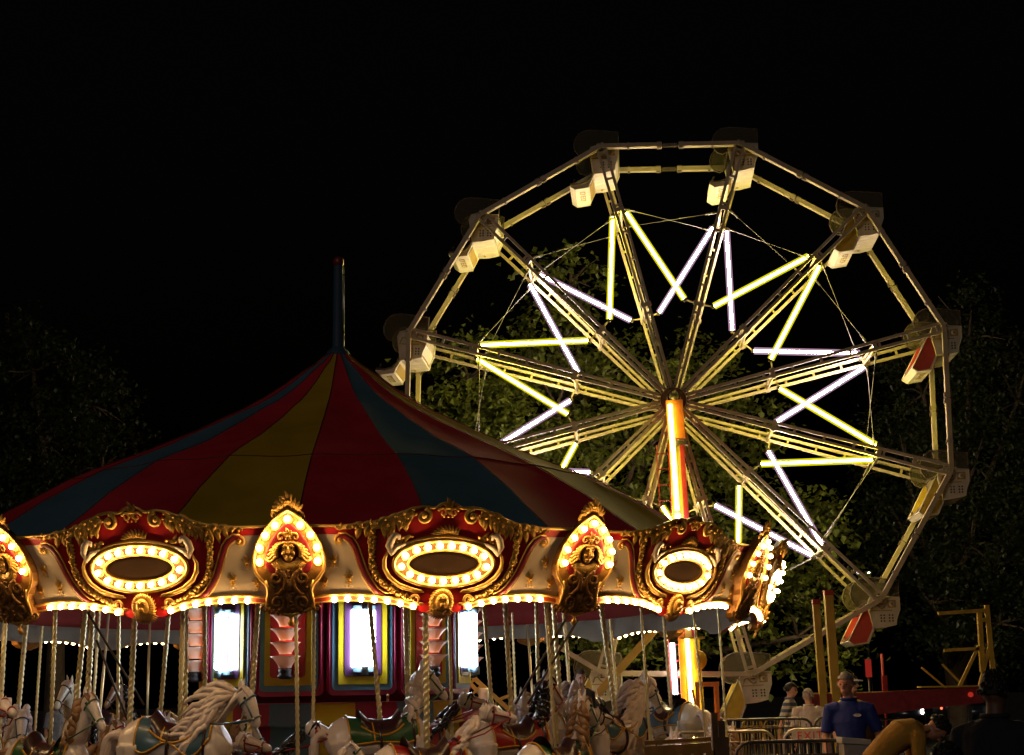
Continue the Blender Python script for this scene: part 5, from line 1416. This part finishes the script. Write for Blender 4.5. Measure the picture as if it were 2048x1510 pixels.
for k in range(6): mb.box((.03+.12*k,0,.55), (.09,.03,1.05), None, 0)
mb.build('rail_boards', [mat('orange_brown_boards', (.46,.20,.04), .4, noise=.3, coat=.3)], gt)
mb = MB()
for x, z in ((.69,1.44),(.76,1.36)): mb.box((x,.05,z/2), (.06,.07,z), None, 0)
mb.box((.74,.0,.6), (.16,.03,1.2), None, 0)
mb.build('gate_post', [K['wood']], gt)

# ------------------------------------------------------------------ cars far off
def car(x, y, yaw, label, lamps):
    o = thing('parked_car', label, 'car', (x,y,0), yaw, group='cars parked far behind the trailer')
    mb = MB(); rings = []
    for t_, zb, zt, hw in ((-2.1,.42,.78,.72),(-2.05,.34,.92,.80),(-1.2,.30,.98,.84),(-.3,.30,.96,.84),(.9,.30,.94,.84),(1.8,.32,.82,.80),(2.1,.40,.66,.70)):
        rings.append([V((t_,-hw,zb)),V((t_,-hw*1.02,(zb+zt)/2)),V((t_,-hw*.9,zt)),V((t_,hw*.9,zt)),V((t_,hw*1.02,(zb+zt)/2)),V((t_,hw,zb))])
    mb.loft(rings); mb.build('body', [mat('car_paint', (.02,.022,.03), .25, coat=.8)], o)
    mb = MB(); rings = [[V((t_,-hw,z0)),V((t_,-hw*.8,z1)),V((t_,hw*.8,z1)),V((t_,hw,z0))] for t_, z0, z1, hw in ((-1.6,.92,.98,.74),(-1.1,.94,1.38,.72),(.1,.94,1.42,.72),(.9,.92,.98,.74))]
    mb.loft(rings); mb.build('cabin', [K['black']], o)
    for wx in (-1.3,1.35):
        for s in (-1,1):
            mb = MB(); mb.lathe([(0,-.1),(.28,-.1),(.32,-.06),(.32,.06),(.28,.1),(0,.1)], 16, (wx,s*.78,.32), 0, ax=YX); mb.build('wheel', [K['dark']], o)
    for lx, ly, lz, c_, rr in lamps:
        mb = MB(); mb.sphere((lx,ly,lz), rr, 10, 6); mb.build('headlight' if c_ == 'w' else 'tail_light', [K['carw'] if c_ == 'w' else K['carr']], o)
K['carw'] = emit('headlight_glow', (1,.9,.8), 8); K['carr'] = emit('tail_light_glow', (1,.12,.06), 3)
car(20.6,72,-pi/2,'car with two bright white headlights far behind the trailer', ((2.12,-.62,.68,'w',.12),(2.12,.62,.68,'w',.10)))
car(19.9,74,pi/2,'car with small red tail lights far behind the trailer', ((-2.12,-.6,.74,'r',.08),(-2.12,.35,.70,'r',.06)))
car(17.0,70,-pi/2,'car with one pair of dim white lamps beyond the bending man', ((2.12,.62,.72,'w',.07),(2.12,.62,.58,'w',.07)))

sl = thing('street_lamp', 'far off lamp post with two tiny white lamps above the red aproned gondola', 'street lamp', (14.1,62,0))
mb = MB(); mb.tube([(0,0,0),(0,0,6.3)], [.09,.05], 8); mb.tube([(-.25,0,6.3),(.25,0,6.3)], .03, 6); mb.build('lamp_pole', [K['dark']], sl)
for x in (-.22,.22):
    mb = MB(); mb.sphere((x,0,6.24), .07, 10, 6, 0, (1,1,.6)); mb.build('lamp_head', [K['carw']], sl)
# ------------------------------------------------------------------ world, camera, render settings
w = bpy.data.worlds.new('World'); scene.world = w; w.use_nodes = True
nt = w.node_tree; bg = nt.nodes['Background']
sky = nt.nodes.new('ShaderNodeTexSky'); sky.sky_type = 'NISHITA'; sky.sun_disc = False
sky.sun_elevation = R_(-4); sky.sun_rotation = R_(200)
nt.links.new(sky.outputs['Color'], bg.inputs['Color']); bg.inputs['Strength'].default_value = .05

cd = bpy.data.cameras.new('camera'); cam = bpy.data.objects.new('camera', cd); C.objects.link(cam)
F, PITCH, ROLL = 3036.68, .20633, -.01907
cp, sp, cr, sr = cos(PITCH), sin(PITCH), cos(ROLL), sin(ROLL)
fwd = V((0, cp, sp)); up0 = V((0, -sp, cp)); rt0 = V((1, 0, 0))
rt = cr*rt0+sr*up0; up = -sr*rt0+cr*up0
m = M.Identity(4)
for i in range(3): m[i][0] = rt[i]; m[i][1] = up[i]; m[i][2] = -fwd[i]
m.translation = V((0, 0, 1.65))
cam.matrix_world = m
cd.sensor_fit = 'HORIZONTAL'; cd.sensor_width = 36; cd.lens = F/2048*36
cd.clip_start = .1; cd.clip_end = 600
scene.camera = cam
vs = scene.view_settings; vs.view_transform = 'Standard'; vs.look = 'None'; vs.exposure = 0; vs.gamma = 1
cy = scene.cycles
cy.use_denoising = True; cy.max_bounces = 6; cy.diffuse_bounces = 3; cy.glossy_bounces = 3; cy.transparent_max_bounces = 12
cy.sample_clamp_indirect = 4; cy.caustics_reflective = False; cy.caustics_refractive = False
cy.use_light_tree = True
scene.render.film_transparent = False
sd = bpy.data.lights.new('fill_sun', 'SUN'); sd.energy = .17; sd.angle = R_(12); sd.color = (1, .84, .70)  # dim night fill, added for unseen fairground light behind the camera
so_ = bpy.data.objects.new('fill_sun', sd); C.objects.link(so_)
so_.rotation_euler = V((-.35, -1, .55)).to_track_quat('Z', 'Y').to_euler()
